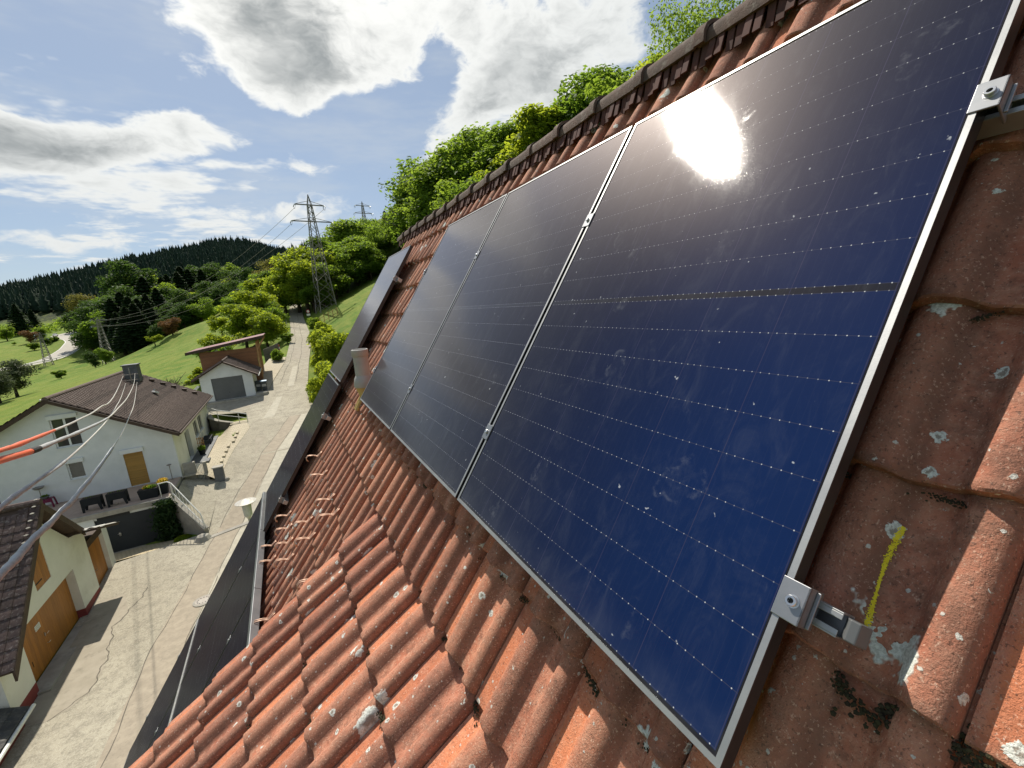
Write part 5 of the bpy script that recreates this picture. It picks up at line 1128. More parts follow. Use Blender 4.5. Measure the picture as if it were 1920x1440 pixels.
# grey wall with an arch and wood pile behind, clutter
aw=empty('garden_wall',(0,0,0),label='grey garden wall with a dark arched niche beyond the shed',cat='wall')
MB().wall((-2.9,-.9),[(-2.9,7.9),(-.9,8.6)],69.2,69.5,5.5,[(-1.9,-1.35,6.5,7.6)]).build('wall_body',CONCD,aw); MB().box(-1.9,-1.35,69.45,69.48,6.5,7.6).build('niche',BLACK,aw)
sp=empty('striped_marker_post',(-.85,68.6,6.7),label='red and white marker post in front of the arched wall',cat='post')
for k in range(6): MB().tube([(0,0,k*.28),(0,0,k*.28+.28)],.06,8).build('band',SIGNR if k%2 else RAILW,sp)
def bin_(x,y,z,lab,lid):
    b=empty('wheelie_bin',(x,y,z),label=lab,cat='bin',group='bins beside the white garage')
    MB().hexa([(-.22,-.26,.06),(.22,-.26,.06),(.22,.26,.06),(-.22,.26,.06),(-.29,-.33,.98),(.29,-.33,.98),(.29,.33,.98),(-.29,.33,.98)]).build('body',BINB,b,bevel=.02)
    MB().prism([(-.36,.985),(.36,.985),(.33,1.06),(.0,1.11),(-.33,1.05)],'x',-.31,.31).build('lid',lid,b,bevel=.01)
    for a in (-.2,.2): MB().tube([(a-.03,.28,.1),(a+.03,.28,.1)],.1,12).build('wheel',TYRE,b)
    MB().box(-.2,.2,-.315,-.30,.45,.72).build('label_plate',GREYF,b)
bin_(-2.75,53.0,4.56,'dark bin with pale blue lid, the one nearer the street',BINL); bin_(-3.3,53.3,4.56,'dark bin pressed against the garage side wall',BINB)
# street lamp: mushroom head on a thin post
lp=empty('street_lamp',(-2.35,18.6,-.05),label='mushroom shaped street lamp standing beyond the roof edge',cat='street lamp')
MB().tube([(0,0,0),(0,0,1.2),(0,0,4.75)],[.07,.055,.045],12).build('post',LAMPM,lp,True); MB().lathe([(.06,4.70),(.10,4.78),(.14,4.82),(.16,5.28),(.14,5.34)],n=20).build('globe',FROST,lp,True,40)
MB().lathe([(.05,5.335),(.36,5.37),(.37,5.39),(.16,5.46),(.03,5.5)],n=28).build('hat',LAMPM,lp,True,50)
# conifer shrub against the garage wall, little perennial
cs=empty('climbing_shrub',(-7.62,29.72,0),label='dark green shrub growing up the wall right of the anthracite garage door',cat='shrub')
rg=np.random.default_rng(8); n=5200; t=rg.random(n); P=np.stack([rg.normal(0,.22,n)*(1.2-.3*t)+.1*np.sin(t*9),rg.normal(0,.16,n),.15+t*2.35],1); Nn=rg.normal(size=(n,3))
mobj('foliage',leaf_mesh('foliage',P,Nn,.10,L_DARK,rg,2.2),cs); MB().tube([(0,0,0),(.05,0,1.2),(0,0,2.2)],[.05,.035,.015],7).build('stem',BARK,cs,True)
sp_=empty('perennial',(-6.9,28.75,.1),label='bright green leafy perennial at the foot of the stair wall',cat='plant')
n=900; t=rg.random(n); a=rg.random(n)*6.28; P=np.stack([np.cos(a)*t*.42,np.sin(a)*t*.35,.05+.35*t*(1.3-t)*1.6],1); mobj('foliage',leaf_mesh('foliage',P,np.stack([np.cos(a),np.sin(a),np.ones(n)],1),.13,L_LIME,rg,2.6,.3),sp_)
sr=empty('rock',(-5.8,27.7,.25),label='grey boulder at the end of the stair wall by the street',cat='rock'); MB().lathe([(.1,-.2),(.42,-.05),(.45,.2),(.3,.42),(.1,.5)],n=7).build('boulder',CONC,sr,bevel=.04)
# ================================================================ overhead house wires
def cable(name,label,pts,split,r0,r1,m0,m1,extra=None):
    c=empty(name,(0,0,0),label=label,cat='cable',group='four overhead cables')
    i=split
    def smooth(P,n=6):
        P=[Vector(p) for p in P]; out=[]
        for k in range(len(P)-1):
            a=P[max(k-1,0)];b=P[k];d=P[k+1];e=P[min(k+2,len(P)-1)]
            for q in range(n):
                t=q/n; out.append(.5*((2*b)+(d-a)*t+(2*a-5*b+4*d-e)*t*t+(3*b-a-3*d+e)*t**3))
        return out+[P[-1]]
    S=smooth(pts); k=i*6
    thick=[r0*(1+.10*math.sin(q*1.7)+.08*math.sin(q*.61)) for q in range(k+1)]
    if m0 is not m1: MB().tube(S[:k+1],thick,12).build('sleeve',m0,c,True)
    MB().tube(S[max(k-1,0):] if m0 is not m1 else S,r1,8).build('wire',m1,c,True)
    if extra:
        a,b,mm,rr=extra; MB().tube(S[a*6:b*6+1],rr,12).build('sleeve',mm,c,True); MB().tube(S[b*6-1:b*6+2],rr*1.12,10).build('tape',BLACK,c,True)
    return c
cable('overhead_cable','thin orange sleeved overhead cable, the topmost of the four',[(-0.627, 1.042, 11.977), (-0.88, 1.985, 11.846), (-0.964, 2.299, 11.802), (-1.206, 3.233, 11.686), (-1.511, 4.45, 11.545), (-2.091, 6.794, 11.309), (-3.621, 12.918, 10.808), (-11.448, 43.2, 8.746)],3,0.0085,0.007,CABO,CABW)
cable('overhead_cable','thick orange sleeved overhead cable, second from the top',[(-0.492, 0.383, 12.071), (-0.884, 1.978, 11.815), (-1.014, 2.509, 11.73), (-1.146, 3.066, 11.654), (-1.358, 3.998, 11.53), (-1.759, 5.811, 11.312), (-2.149, 7.536, 11.156), (-3.199, 12.12, 10.799), (-5.685, 22.576, 10.103), (-10.723, 43.2, 8.801)],5,0.011,0.007,CABG,CABW,(0,2,CABO,0.012))
cable('overhead_cable','long grey sleeved overhead cable, third from the top',[(-0.715, 1.254, 11.765), (-0.9, 1.936, 11.669), (-0.962, 2.164, 11.637), (-1.077, 2.609, 11.571), (-1.299, 3.499, 11.448), (-1.701, 5.131, 11.26), (-2.307, 7.601, 11.01), (-3.277, 11.476, 10.669), (-5.067, 18.533, 10.089), (-11.408, 43.2, 8.146)],4,0.0092,0.007,CABG,CABW)
cable('overhead_cable','thick bent grey overhead cable, the lowest of the four',[(-0.754, 1.229, 11.589), (-0.915, 1.864, 11.473), (-0.969, 2.075, 11.434), (-1.042, 2.364, 11.391), (-1.125, 2.723, 11.328), (-1.196, 3.027, 11.284), (-1.256, 3.307, 11.237), (-1.37, 3.808, 11.173), (-1.523, 4.5, 11.088), (-1.911, 6.246, 10.904), (-2.313, 8.05, 10.733), (-2.975, 10.932, 10.493), (-4.579, 17.772, 9.965), (-10.728, 43.2, 8.119)],9,0.0135,0.007,CABG,CABW)
# ================================================================ power pylons
def pylon(loc,h,w0,w1,arms,label,rz=0.,th=.09,body=GALV,scale_arm=1.):
    p=empty('power_pylon',loc,rz,label=label,cat='pylon'); mb=[]
    def wid(z): return (w0+(w1-w0)*min(z/(h*.92),1.))/2
    for a,b in ((-1,-1),(1,-1),(1,1),(-1,1)):
        MB().bar((a*wid(0),b*wid(0),-.5),(a*wid(h*.92),b*wid(h*.92),h*.92),th,th).build('leg',body,p)
        MB().bar((a*wid(h*.92),b*wid(h*.92),h*.92),(0,0,h),th*.8,th*.8).build('peak_bar',body,p)
    n=12; br=MB(); zs=[h*.92*(1-(1-i/n)**1.25) for i in range(n+1)]
    for i in range(n):
        z0,z1=zs[i],zs[i+1]; a0,a1=wid(z0),wid(z1)
        for s in ((1,-1,-1,-1),(1,-1,1,1)):
            pass
        sg=1 if i%2 else -1
        br=MB()
        for q,(fx,fy) in enumerate((((1,0),(0,-1)),((0,1),(1,0)),((1,0),(0,1)),((0,1),(-1,0)))):
            # face q: along direction fx at side fy
            def P(t,z,a): return (fx[0]*t*a+fy[0]*a, fx[1]*t*a+fy[1]*a, z)
            br.bar(P(-sg,z0,a0),P(sg,z1,a1),th*.55,th*.55)
            if h<30 and w0>2: br.bar(P(sg,z0,a0),P(-sg,z1,a1),th*.4,th*.4)
        br.build('lattice_bay',body,p)
    for z,L in arms:
        am=MB(); am.bar((-L/2,-.12,z),(L/2,-.12,z),th,th*1.2); am.bar((-L/2,.12,z),(L/2,.12,z),th,th*1.2)
        am.bar((-L/2,0,z+.05),(0,0,z+.8),th*.6,th*.6); am.bar((L/2,0,z+.05),(0,0,z+.8),th*.6,th*.6)
        arm=am.build('cross_arm',body,p)
        for sx in (-1,1):
            for k in (-1,1):
                i_=MB(); i_.tube([(sx*L/2,k*.15,z),(sx*L/2+sx*.1,k*.8,z-.35)],.07,8); i_.build('insulator',INSU,arm,True)
            MB().tube([(sx*L/2+sx*.1,-.8,z-.35),(sx*L/2+sx*.1,0,z-.9),(sx*L/2+sx*.1,.8,z-.35)],.025,6).build('jumper',BLACK,arm,True)
    return p
pylon((8.9,100,12.0),23.9,3.6,.7,[(21.9,5.6),(18.7,7.8)],'rusty grey lattice power pylon beside the street in front of the trees',R(12),.13)
P0=pylon((-47.4,170,2.7),13.6,2.6,.6,[(13.0,3.4),(11.2,3.8)],'slim lattice pylon in front of the dark spruces',R(30),.13)
pylon((-71.1,200,2.5),11.,2.2,.5,[(10.4,2.6),(9.,3.)],'small green-grey pylon in the meadow below the far road',R(30),.13)
pylon((30.5,158,31.0),17.,2.2,.5,[(15.6,5.),(13.2,6.)],'distant pylon rising behind the trees on the right hillside',R(10),.12)
def span(a,b,sag,label,r=.03):
    a=Vector(a);b=Vector(b); MB().tube([a.lerp(b,t)-Vector((0,0,sag*4*t*(1-t))) for t in [i/24 for i in range(25)]],r,5).build('conductor',GALV,None,True,label=label,cat='power line',group='conductors between the pylons')
for k,(dx,z,zz) in enumerate(((-3.9,30.3,13.8),(3.9,30.2,13.7),(-2.8,33.4,15.5),(2.8,33.3,15.4))):
    span((8.9+dx,100.5,z),(-47.4+dx*.4,170,zz),5.,('lower left','lower right','upper left','upper right')[k]+' thin conductor running from the big pylon down to the valley')
# ================================================================ far country road with a car
def road_pts():
    return np.array([(-160,170),(-120,186),(-92,200),(-84,214),(-80,232),(-80.5,250),(-84,268),(-90,284),(-98,298),(-104,312),(-99,326),(-88,338),(-74,350)],float)
rp_=road_pts(); tt=np.linspace(0,len(rp_)-1,120)
cr=np.stack([np.interp(tt,range(len(rp_)),rp_[:,0]),np.interp(tt,range(len(rp_)),rp_[:,1])],1)
for _ in range(6): cr[1:-1]=(cr[:-2]+2*cr[1:-1]+cr[2:])/4
d_=np.gradient(cr,axis=0); nn=np.stack([-d_[:,1],d_[:,0]],1)/np.linalg.norm(d_,axis=1)[:,None]
hz=terrain(cr[:,0],cr[:,1])+.9
def ribbon(name,o0,o1,dz,mat_,**t):
    V=[];F=[]
    for i in range(len(cr)):
        a=cr[i]+nn[i]*o0;b=cr[i]+nn[i]*o1; V += [(a[0],a[1],hz[i]+dz),(b[0],b[1],hz[i]+dz)]
    F=[(2*i,2*i+1,2*i+3,2*i+2) for i in range(len(cr)-1)]
    return mobj(name,make_mesh(name,V,F,mat_,True),**t)
ribbon('country_road',-3.6,3.6,0,mat('pale_country_road',(.40,.37,.32),(.36,.335,.29),.3,.9),kind='structure')
ribbon('road_edge_line',-3.5,-3.3,.01,RAILW,kind='structure'); ribbon('road_edge_line',3.3,3.5,.01,RAILW,kind='structure')
# grassy shoulders of the embankment
for s_ in (-1,1):
    V=[];F=[]
    for i in range(len(cr)):
        a=cr[i]+nn[i]*3.6*s_; b=cr[i]+nn[i]*9*s_; zb=float(terrain(b[0],b[1]))-.3; V += [(a[0],a[1],hz[i]-.004),(b[0],b[1],zb)]
    F=[(2*i,2*i+1,2*i+3,2*i+2) for i in range(len(cr)-1)]; mobj('road_embankment',make_mesh('road_embankment',V,F,T_GROUND,True),kind='structure')
gr=empty('guard_rail',(0,0,0),label='pale guard rail along the near side of the far country road',cat='guard rail')
side=1 if True else -1
gm=MB(); gm.tube([(cr[i,0]-nn[i,0]*4.2,cr[i,1]-nn[i,1]*4.2,hz[i]+.7) for i in range(0,60,2)],.16,6); gm.build('beam',RAILW,gr,True)
for i in range(0,60,6): MB().box(cr[i,0]-nn[i,0]*4.3-.08,cr[i,0]-nn[i,0]*4.3+.08,cr[i,1]-nn[i,1]*4.3-.08,cr[i,1]-nn[i,1]*4.3+.08,hz[i]-.5,hz[i]+.7).build('post',GALV,gr)
def car(loc,rz,label):
    c=empty('car',loc,rz,label=label,cat='car')
    MB().prism([(-2.1,.35),(2.1,.35),(2.15,.75),(1.2,.92),(-1.9,.95),(-2.15,.7)],'y',-.85,.85).build('body',CARP,c,bevel=.06)
    MB().prism([(-1.7,.96),(1.05,.93),(.45,1.42),(-1.25,1.45)],'y',-.76,.76).build('cabin',PANE,c,bevel=.05); MB().prism([(-1.3,1.43),(.5,1.41),(.4,1.47),(-1.2,1.49)],'y',-.74,.74).build('roof',CARP,c)
    for x in (-1.3,1.3):
        for y in (-.8,.8): MB().tube([(x,y-.1,.32),(x,y+.1,.32)],.32,14).build('wheel',TYRE,c)
    for y in (-.6,.6): MB().box(2.12,2.17,y-.18,y+.18,.6,.75).build('headlight',FRAMEW,c)
    return c
k=88; car((cr[k,0]+nn[k,0]*1.6,cr[k,1]+nn[k,1]*1.6,hz[k]),math.atan2(d_[k,1],d_[k,0])+math.pi,'white car on the bend of the far country road')

# ================================================================ vegetation
def crown(name,seed,n,kind,mat_,leaf):
    rg=np.random.default_rng(seed)
    if kind=='conifer':
        t=rg.random(n)**.72; z=.10+.90*t; rad=.17*(1-t)**.85+.006; lay=np.floor(t*17)/17; rad=rad*(.72+.5*((t*17)%1<.45))
        a=rg.random(n)*6.283; q=rg.random(n)**.45; P=np.stack([np.cos(a)*rad*q,np.sin(a)*rad*q,z-.06*q*(1-t)],1); N=np.stack([np.cos(a)*.5,np.sin(a)*.5,np.ones(n)],1)
        return leaf_mesh(name,P,N,leaf*(.6+.5*(1-t)),mat_,rg,2.2,.5)
    nl={'round':34,'tall':36,'sparse':17,'shrub':14,'big':40,'hedge':40}[kind]
    cz,rx,rz=dict(round=(.53,.29,.44),tall=(.53,.20,.46),sparse=(.60,.33,.33),shrub=(.45,.42,.42),big=(.55,.30,.42),hedge=(.42,.4,.42))[kind]
    d=rg.normal(size=(nl,3)); d/=np.linalg.norm(d,axis=1)[:,None]; rr=(rg.random(nl)**.45)[:,None]
    C=d*rr*np.array([rx,rx,rz])*.86+np.array([0,0,cz]); 
    if kind!='shrub' and kind!='hedge': C[:,0]*=(1.08-.5*np.clip(C[:,2]-.6,0,1)); C[:,1]*=(1.08-.5*np.clip(C[:,2]-.6,0,1))
    R_=rg.uniform(.075,.15,nl)*(1.1 if kind in('shrub','hedge') else 1.)*(.72 if kind=='sparse' else 1.)
    w=R_**2; li=rg.choice(nl,n,p=w/w.sum()); e=rg.normal(size=(n,3)); e/=np.linalg.norm(e,axis=1)[:,None]; e[:,2]=np.abs(e[:,2])*np.where(rg.random(n)<.72,1,-1)
    q=rg.random(n)**.33; bumpy=1+.22*np.sin(e[:,0]*9+li)*np.sin(e[:,1]*8+li*2)
    P=C[li]+e*(R_[li]*q*bumpy)[:,None]; P[:,2]=np.maximum(P[:,2],.03)
    stray=rg.random(n)<.06; P[stray]+=e[stray]*.035*rg.random((stray.sum(),1))
    return leaf_mesh(name,P,e*.9+np.array([0,0,.35]),leaf,mat_,rg,1.5,.75)
def trunk_mesh(name,seed,kind):
    rg=random.Random(seed); mb=MB(); top=.55 if kind!='conifer' else .92
    mb.tube([(0,0,-.06),(rg.uniform(-.01,.01),rg.uniform(-.01,.01),.2),(rg.uniform(-.02,.02),rg.uniform(-.02,.02),top)],[.026,.018,.006],8)
    if kind!='conifer':
        for i in range(9):
            a=rg.uniform(0,6.28); z=rg.uniform(.18,.5); r=rg.uniform(.14,.26); mb.tube([(0,0,z),(math.cos(a)*r*.5,math.sin(a)*r*.5,z+r*.45),(math.cos(a)*r,math.sin(a)*r,z+r*.95)],[.010,.006,.002],5)
    return make_mesh(name,mb.V,mb.F,BARK,True)
KIND=dict(woodround=('round',L_WOOD,10000,.024),round=('round',L_GREEN,11000,.024),tall=('tall',L_GREEN,11000,.021),lime=('round',L_LIME,11000,.025),conifer=('conifer',L_DARK,6500,.026),sparse=('sparse',L_LIME,3600,.026),yellow=('round',L_YEL,6500,.020),
          rust=('round',L_RUST,6000,.028),grey=('round',L_GREY,7000,.024),shrub=('shrub',L_GREEN,4000,.05),big=('big',L_GREEN,42000,.0085))
PROTO={}
for nm,(kd,mt,n,lf) in KIND.items():
    PROTO[nm]=[(crown('crown',100*i+sum(map(ord,nm)),n,kd,mt,lf),trunk_mesh('trunk',i+len(nm),kd)) for i in range(3 if nm in('round','tall','lime','conifer','woodround') else 1)]
NAME=dict(round='deciduous_tree',tall='deciduous_tree',lime='deciduous_tree',conifer='spruce_tree',sparse='fruit_tree',yellow='deciduous_tree',rust='copper_tree',grey='willow_tree',shrub='shrub',big='deciduous_tree')
LOOK=dict(round='rounded green tree',tall='tall narrow green tree',lime='bright yellow-green tree',conifer='dark spruce',sparse='airy light green fruit tree',yellow='yellowish blossoming tree',rust='rust coloured tree',grey='pale grey-green tree',shrub='low green shrub',big='large leafy tree')
CATG=dict(shrub='shrub',conifer='spruce')
ORD=['first','second','third','fourth','fifth','sixth','seventh','eighth','ninth','tenth','eleventh','twelfth','thirteenth','fourteenth','fifteenth','sixteenth','seventeenth','eighteenth','nineteenth','twentieth']
ORD += [t+'-'+o for t in ('twenty','thirty','forty','fifty','sixty') for o in ORD[:9]]
# (x, y, ground z, height, kind, zone)
TREES=[
(26.4,22.0,14.3,17.5,'big','hill'), (41.4,40.0,24.8,13.4,'lime','hill'), (46.3,48.0,28.2,14.4,'round','hill'), (51.6,60.0,31.7,16.2,'tall','hill'),
(51.9,66.0,32.2,15.7,'round','hill'), (50.9,72.0,32.0,15.7,'round','hill'), (45.0,70.0,28.8,16.9,'lime','hill'), (44.5,76.0,28.9,16.5,'tall','hill'),
(40.7,82.0,27.1,18.2,'round','hill'), (41.5,90.0,28.1,19.7,'round','hill'), (36.7,88.0,25.4,19.1,'tall','hill'), (32.5,62.0,21.9,10.8,'lime','hill'),
(32.8,86.0,23.1,17.7,'tall','hill'), (33.0,95.0,23.8,18.6,'tall','hill'), (31.7,100.0,23.5,20.4,'tall','hill'), (29.5,70.0,20.7,11.7,'round','hill'),
(27.7,58.0,19.2,10.0,'round','hill'), (30.6,85.0,21.9,13.1,'round','hill'), (32.3,120.0,26.8,12.5,'tall','hill'), (32.1,135.0,28.9,11.4,'conifer','pylon'),
(28.4,140.0,27.6,12.9,'round','pylon'), (26.2,150.0,27.8,14.7,'round','pylon'), (20.6,140.0,23.6,16.1,'tall','pylon'), (26.3,125.0,24.3,10.5,'round','pylon'),
(31.5,112.0,24.8,7.6,'round','hill'), (18.6,118.0,19.0,12.0,'round','pylon'), (21.1,115.0,19.6,9.6,'round','pylon'), (14.7,120.0,17.7,14.9,'round','pylon'),
(10.4,118.0,15.8,14.0,'round','pylon'), (7.5,112.0,13.9,14.4,'lime','pylon'), (5.7,108.0,12.4,12.6,'lime','pylon'), (9.9,106.0,14.0,10.6,'round','pylon'),
(15.3,112.0,16.6,9.8,'round','pylon'), (21.4,112.0,19.2,6.4,'round','pylon'), (6.9,104.0,12.7,7.3,'round','pylon'), (9.1,103.0,13.5,4.1,'round','pylon'),
(0.2,175.0,18.8,14.7,'yellow','street'), (-4.3,165.0,17.0,11.7,'round','street'), (3.9,150.0,18.5,9.2,'round','street'), (-2.2,120.0,12.4,10.7,'lime','street'),
(1.3,112.0,12.9,9.5,'lime','street'), (-7.1,135.0,12.8,9.6,'round','street'), (-10.2,130.0,11.3,8.3,'round','street'), (-4.0,100.0,9.3,8.9,'lime','street'),
(-1.7,95.0,9.2,6.6,'round','street'), (-11.0,105.0,8.4,6.8,'sparse','street'), (-6.0,88.0,7.3,8.1,'lime','street'), (-8.2,80.0,6.2,5.9,'sparse','street'),
(-2.6,82.0,7.3,6.2,'lime','street'), (0.3,78.0,8.0,1.9,'shrub','street'), (-9.4,75.0,5.7,3.9,'shrub','street'), (-65.4,300.0,14.1,33.9,'tall','wood'),
(-61.2,250.0,7.5,24.0,'tall','wood'), (-67.1,255.0,7.6,23.4,'round','wood'), (-47.6,215.0,5.9,20.6,'round','wood'), (-49.4,240.0,8.1,25.4,'conifer','wood'),
(-45.3,235.0,8.4,22.3,'round','wood'), (-65.7,240.0,5.2,20.5,'round','wood'), (-48.9,205.0,5.1,18.1,'conifer','wood'), (-44.3,190.0,5.1,11.9,'conifer','wood'),
(-53.5,210.0,4.5,17.3,'conifer','wood'), (-40.3,195.0,6.4,14.9,'conifer','wood'), (-44.8,250.0,10.8,23.3,'conifer','wood'), (-40.1,270.0,15.3,25.2,'conifer','wood'),
(-39.6,240.0,10.6,21.3,'round','wood'), (-36.8,300.0,20.7,25.6,'round','wood'), (-32.5,220.0,10.1,16.7,'round','wood'), (-35.8,200.0,7.9,14.2,'round','wood'),
(-30.3,190.0,9.1,12.2,'round','wood'), (-28.4,290.0,21.9,23.0,'round','wood'), (-20.1,270.0,21.7,18.0,'round','wood'), (-26.8,240.0,14.4,18.0,'round','wood'),
(-20.4,220.0,13.9,14.4,'round','wood'), (-24.8,190.0,10.9,11.0,'round','wood'), (-13.2,250.0,20.9,16.5,'round','wood'), (-14.3,220.0,16.0,14.2,'round','wood'),
(-32.4,160.0,8.3,5.2,'round','wood'), (-28.0,155.0,9.4,6.0,'rust','wood'), (-49.2,165.0,2.2,5.3,'round','wood'), (-96.1,330.0,13.8,21.8,'yellow','wood'),
(-44.8,158.0,3.4,4.8,'round','wood'), (-31.4,150.0,7.1,4.2,'sparse','wood'), (-49.6,205.0,5.0,20.6,'conifer','wood'), (-46.0,198.0,5.3,18.2,'conifer','wood'),
(-51.3,200.0,4.4,18.8,'conifer','wood'), (-44.1,200.0,5.8,16.9,'conifer','wood'), (-42.5,205.0,6.4,18.2,'conifer','wood'), (-47.0,185.0,4.1,14.0,'conifer','wood'),
(-40.2,182.0,5.8,10.9,'conifer','wood'), (-42.7,178.0,4.7,14.6,'conifer','wood'), (-40.9,180.0,5.4,14.9,'conifer','wood'), (-54.6,205.0,4.2,16.7,'round','wood'),
(-39.3,255.0,13.0,23.6,'conifer','wood'), (-37.1,270.0,16.1,23.0,'conifer','wood'), (-44.7,262.0,12.8,23.4,'conifer','wood'), (-41.0,215.0,7.4,19.7,'conifer','wood'),
(-30.5,260.0,16.5,21.4,'conifer','wood'), (-87.1,300.0,11.1,14.3,'round','wood'), (-110.6,300.0,9.4,7.6,'rust','left'), (-109.2,310.0,10.5,7.4,'round','left'),
(-135.2,360.0,13.9,18.2,'conifer','left'), (-136.4,380.0,15.9,13.5,'conifer','left'), (-130.3,330.0,11.4,8.4,'round','left'), (-44.4,110.0,1.9,7.3,'grey','left'),
(-42.5,100.0,1.9,6.0,'grey','left'), (-116.6,300.0,9.1,2.0,'round','left'), (-51.8,150.0,1.3,2.7,'shrub','left'), (-97.9,280.0,8.2,4.2,'shrub','left'),
(-97.3,265.0,6.6,3.9,'shrub','left'), (-96.8,285.0,8.7,3.8,'shrub','left'),
]
ZONE={'hill':('behind the roof ridge on the hillside','trees on the right hillside'),'pylon':('around the big pylon','trees around the big pylon'),'street':('on the slope left of the street','trees left of the street'),'wood':('in the wood across the valley','trees of the wood across the valley'),'left':('in the meadow at the left edge','trees at the left edge')}
rgt=random.Random(11); byk={}
# understorey and in-between growth so that the slopes read as closed woodland
for t in list(TREES):
    if t[5] in('hill','pylon','wood') and t[4] in('round','tall','lime') and t[3]>7:
        a=rgt.uniform(0,6.28); r=t[3]*rgt.uniform(.28,.5); x,y=t[0]+r*math.cos(a),t[1]+abs(r*math.sin(a))
        TREES.append((x,y,float(terrain(x,y)),t[3]*rgt.uniform(.62,.9),rgt.choice(('round','tall','lime','round')),t[5]))
for t in TREES: byk.setdefault((t[5],t[4]),[]).append(t)
for (zone,kind),lst in byk.items():
    # count from left to right as the photo shows them
    lst.sort(key=lambda t: math.atan2(t[0],t[1]))
    for i,(x,y,z,h,kd,_) in enumerate(lst):
        cr_m,tr_m=rgt.choice(PROTO['woodround' if (zone=='wood' and kind in('round','tall') and rgt.random()<.75) else kind]); where,grp=ZONE[zone]
        lab=f'{LOOK[kind]} {where}' if len(lst)==1 else f'{ORD[i]} {LOOK[kind]} from the left {where}'
        o=empty(NAME[kind],(x,y,z-.05),rgt.uniform(0,6.28),label=lab,cat=CATG.get(kind,'tree'),group=grp)
        wv=1.45 if h>6 else 1.4
        if kind=='shrub': wv=1.5
        if kind in('conifer',): wv=1.9
        if zone in('hill','pylon'): wv=1.5 if kind!='tall' else 1.7
        if kind=='big': wv=.8
        if zone=='wood' and kind!='conifer': wv=1.35
        o.scale=(h*wv*rgt.uniform(.92,1.1),h*wv*rgt.uniform(.92,1.1),h)
        mobj('trunk',tr_m,o); mobj('crown',cr_m,o)
# bright hedge bush beside our roof
def bush(c,r,n,leaf,label,mat_=L_LIME,seed=1):
    o=empty('garden_bush',c,label=label,cat='bush'); rg=np.random.default_rng(seed); nl=44
    d=rg.normal(size=(nl,3)); d/=np.linalg.norm(d,axis=1)[:,None]; d[:,2]=np.abs(d[:,2])*.9; C=d*(rg.random(nl)**.5)[:,None]*np.array(r)*.8; R_=rg.uniform(.28,.6,nl)*r[2]*.42
    li=rg.choice(nl,n,p=R_**2/(R_**2).sum()); e=rg.normal(size=(n,3)); e/=np.linalg.norm(e,axis=1)[:,None]; e[:,2]=np.abs(e[:,2])*np.where(rg.random(n)<.8,1,-1)
    P=C[li]+e*(R_[li]*rg.random(n)**.35)[:,None]; P[:,2]=np.maximum(P[:,2],.0)
    mobj('foliage',leaf_mesh('foliage',P,e+np.array([0,0,.3]),leaf,mat_,rg,1.9,.7),o); mb=MB(); rr=random.Random(seed)
    for i in range(10): q=C[i*4]; mb.tube([(0,0,-.3),(q[0]*.5,q[1]*.5,q[2]*.55),tuple(q)],[.05,.03,.012],5)
    mb.build('stems',BARK,o,True); return o
bush((3.3,46.5,3.8),(2.2,5.0,4.2),18000,.17,'big glowing yellow-green bush right of the street behind the roof panels',L_LIME,1)
bush((5.0,56.0,6.2),(3.0,6.5,5.4),20000,.20,'yellow-green bush uphill of the biggest bush by the street',L_LIME,2)
bush((5.4,70.,7.6),(2.2,6.,4.0),14000,.20,'narrow bright hedge along the right street verge',L_LIME,3)
bush((-9.6,63.5,5.0),(2.2,2.5,2.2),7000,.16,'leafy green bush behind the wooden shed roof',L_LIME,4)
bush((-11.,50.5,3.6),(2.0,2.2,1.9),7000,.14,'green bush between the white house roof and the small garage',L_LIME,5)
bush((-15.5,52.,2.6),(3.2,2.2,3.0),8000,.14,'yellowish orchard shrub behind the chimney of the white house',L_YEL,6)
bush((-1.2,66.5,6.6),(.8,1.4,1.7),4000,.12,'small leafy bush by the pale wall at the street',L_GREEN,7)
bush((5.6,90.5,9.4),(1.3,2.2,2.8),6000,.15,'green verge bush beside the traffic sign',L_GREEN,8)
# bare branched orchard tree beside the chimney
bt=empty('bare_fruit_tree',(-10.6,55.5,4.0),label='nearly bare dark branches of a fruit tree behind the white house',cat='tree'); mb=MB(); rr=random.Random(9)
mb.tube([(0,0,-.3),(.1,0,1.2),(-.2,.1,2.3)],[.14,.11,.08],7)
for i in range(26):
    a=rr.uniform(0,6.28); b=Vector((-.2,.1,rr.uniform(1.3,2.4))); L=rr.uniform(.9,2.0); m_=b+Vector((math.cos(a)*L*.5,math.sin(a)*L*.5,L*.35)); e_=b+Vector((math.cos(a)*L,math.sin(a)*L,L*rr.uniform(.2,.7)))
    mb.tube([b,m_,e_],[.05,.03,.012],5)
    for k in range(3): mb.tube([m_,m_+Vector((rr.uniform(-.5,.5),rr.uniform(-.5,.5),rr.uniform(.1,.6)))],[.018,.006],4)
mb.build('branches',BARK,bt,True)
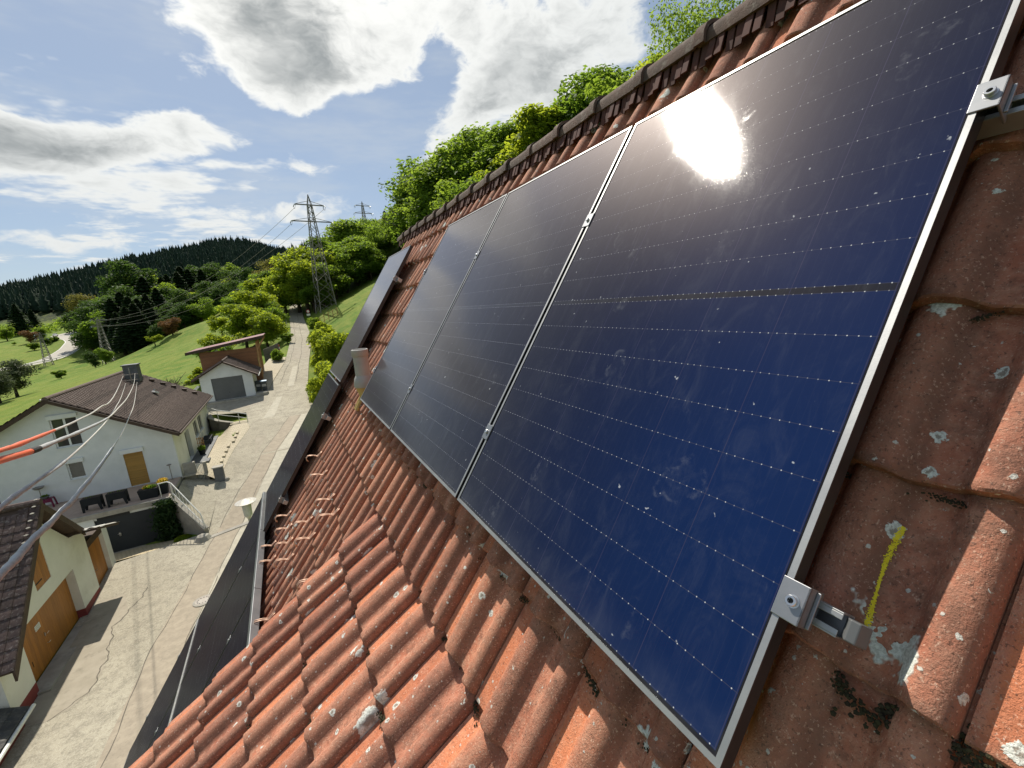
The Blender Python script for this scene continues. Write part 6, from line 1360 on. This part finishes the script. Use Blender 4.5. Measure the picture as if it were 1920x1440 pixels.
# staked espalier with little fence at the street, traffic sign
fe=empty('garden_fence',(0,0,0),label='low timber frame fence on the bank right of the street',cat='fence')
for i in range(5): 
    x=6.2+i*.8; z=float(terrain(x,86)); MB().box(x-.05,x+.05,85.95,86.05,z-.3,z+1.5).build('post',TIMB,fe)
for h in (.5,1.3): MB().bar((6.2,86,float(terrain(6.2,86))+h),(9.4,86,float(terrain(9.4,86))+h),.07,.07).build('rail',TIMB,fe)
sgn=empty('traffic_sign',(5.0,95.3,10.6),label='round red and white traffic sign with white plate at the street edge',cat='sign')
MB().tube([(0,0,-.4),(0,0,2.5)],.035,8).build('post',GALV,sgn,True)
MB().tube([(0,-.05,2.2),(0,-.07,2.2)],.32,24).build('disc',SIGNR,sgn); MB().tube([(0,-.071,2.2),(0,-.08,2.2)],.23,24).build('disc_centre',RAILW,sgn); MB().box(-.32,.32,-.075,-.055,1.35,1.75).build('plate',RAILW,sgn)
for k,(x,y) in enumerate(((1.05,84.),(1.5,97.))):
    q=empty('marker_post',(x-.6,y,float(road_z(y))),label=('nearer','farther')[k]+' white marker post at the left street edge',cat='post',group='marker posts'); MB().box(-.06,.06,-.05,.05,-.1,1.0).build('post',RAILW,q); MB().box(-.065,.065,-.055,.055,.7,.85).build('band',BLACK,q)
# ================================================================ the forested hill: far trees that read as one mass
rg=np.random.default_rng(21); N=10500
X=rg.uniform(-620,330,N*3); Y=rg.uniform(395,985,N*3); Zt=terrain(X,Y); ok=(Zt>27+ (np.abs(X+140)<60)*2)|(Y>470); X,Y,Zt=X[ok][:N],Y[ok][:N],Zt[ok][:N]
hh=rg.uniform(11,21,len(X)); bl=rg.random(len(X))<-1
VV=[];FF=[];k=0; ang=np.arange(7)*2*np.pi/7
lev_c=[(.0,.04),(.16,.95),(.19,.55),(.34,.78),(.38,.44),(.54,.56),(.58,.30),(.74,.34),(.78,.18),(1.,.01)]; lev_b=[(.05,.15),(.22,.8),(.42,1.1),(.62,1.0),(.80,.7),(.95,.25),(1.,.02)]
for i in range(len(X)):
    lv=lev_b if bl[i] else lev_c; h=hh[i]*(.8 if bl[i] else 1); w_=h*(.32 if bl[i] else .25); ph=rg.random()*6
    for z,r in lv:
        j=1+rg.uniform(-.3,.3,7); VV.append(np.stack([X[i]+np.cos(ang+ph)*r*w_*j,Y[i]+np.sin(ang+ph)*r*w_*j,np.full(7,Zt[i]-1+z*h)+rg.uniform(-.03,.03,7)*h],1))
    for a in range(len(lv)-1):
        for b in range(7): FF.append((k+a*7+b,k+a*7+(b+1)%7,k+(a+1)*7+(b+1)%7,k+(a+1)*7+b))
    k+=7*len(lv)
VV=np.concatenate(VV); FF=np.array(FF); me=bpy.data.meshes.new('forest'); me.vertices.add(len(VV)); me.vertices.foreach_set('co',VV.ravel().astype('f4'))
me.loops.add(FF.size); me.loops.foreach_set('vertex_index',FF.ravel().astype('i4')); me.polygons.add(len(FF)); me.polygons.foreach_set('loop_start',(np.arange(len(FF))*4).astype('i4')); me.update(calc_edges=True); me.materials.append(L_FOREST)
mobj('forest',me,kind='stuff',label='dark spruce forest covering the far hill',cat='forest')
# scrub belt at the foot of the forest
rg=np.random.default_rng(5); n=26000; cxs=rg.uniform(-230,-60,260); cys=rg.uniform(350,420,260); czs=terrain(cxs,cys); rs=rg.uniform(2.,4.6,260); li=rg.integers(0,260,n); e=rg.normal(size=(n,3)); e/=np.linalg.norm(e,axis=1)[:,None]; e[:,2]=np.abs(e[:,2])
P=np.stack([cxs,cys,czs],1)[li]+e*(rs[li]*rg.random(n)**.3)[:,None]; mobj('scrub',leaf_mesh('scrub',P,e,.8,L_GREEN,rg,1.4,.7),kind='stuff',label='green scrub belt at the foot of the forest',cat='scrub')
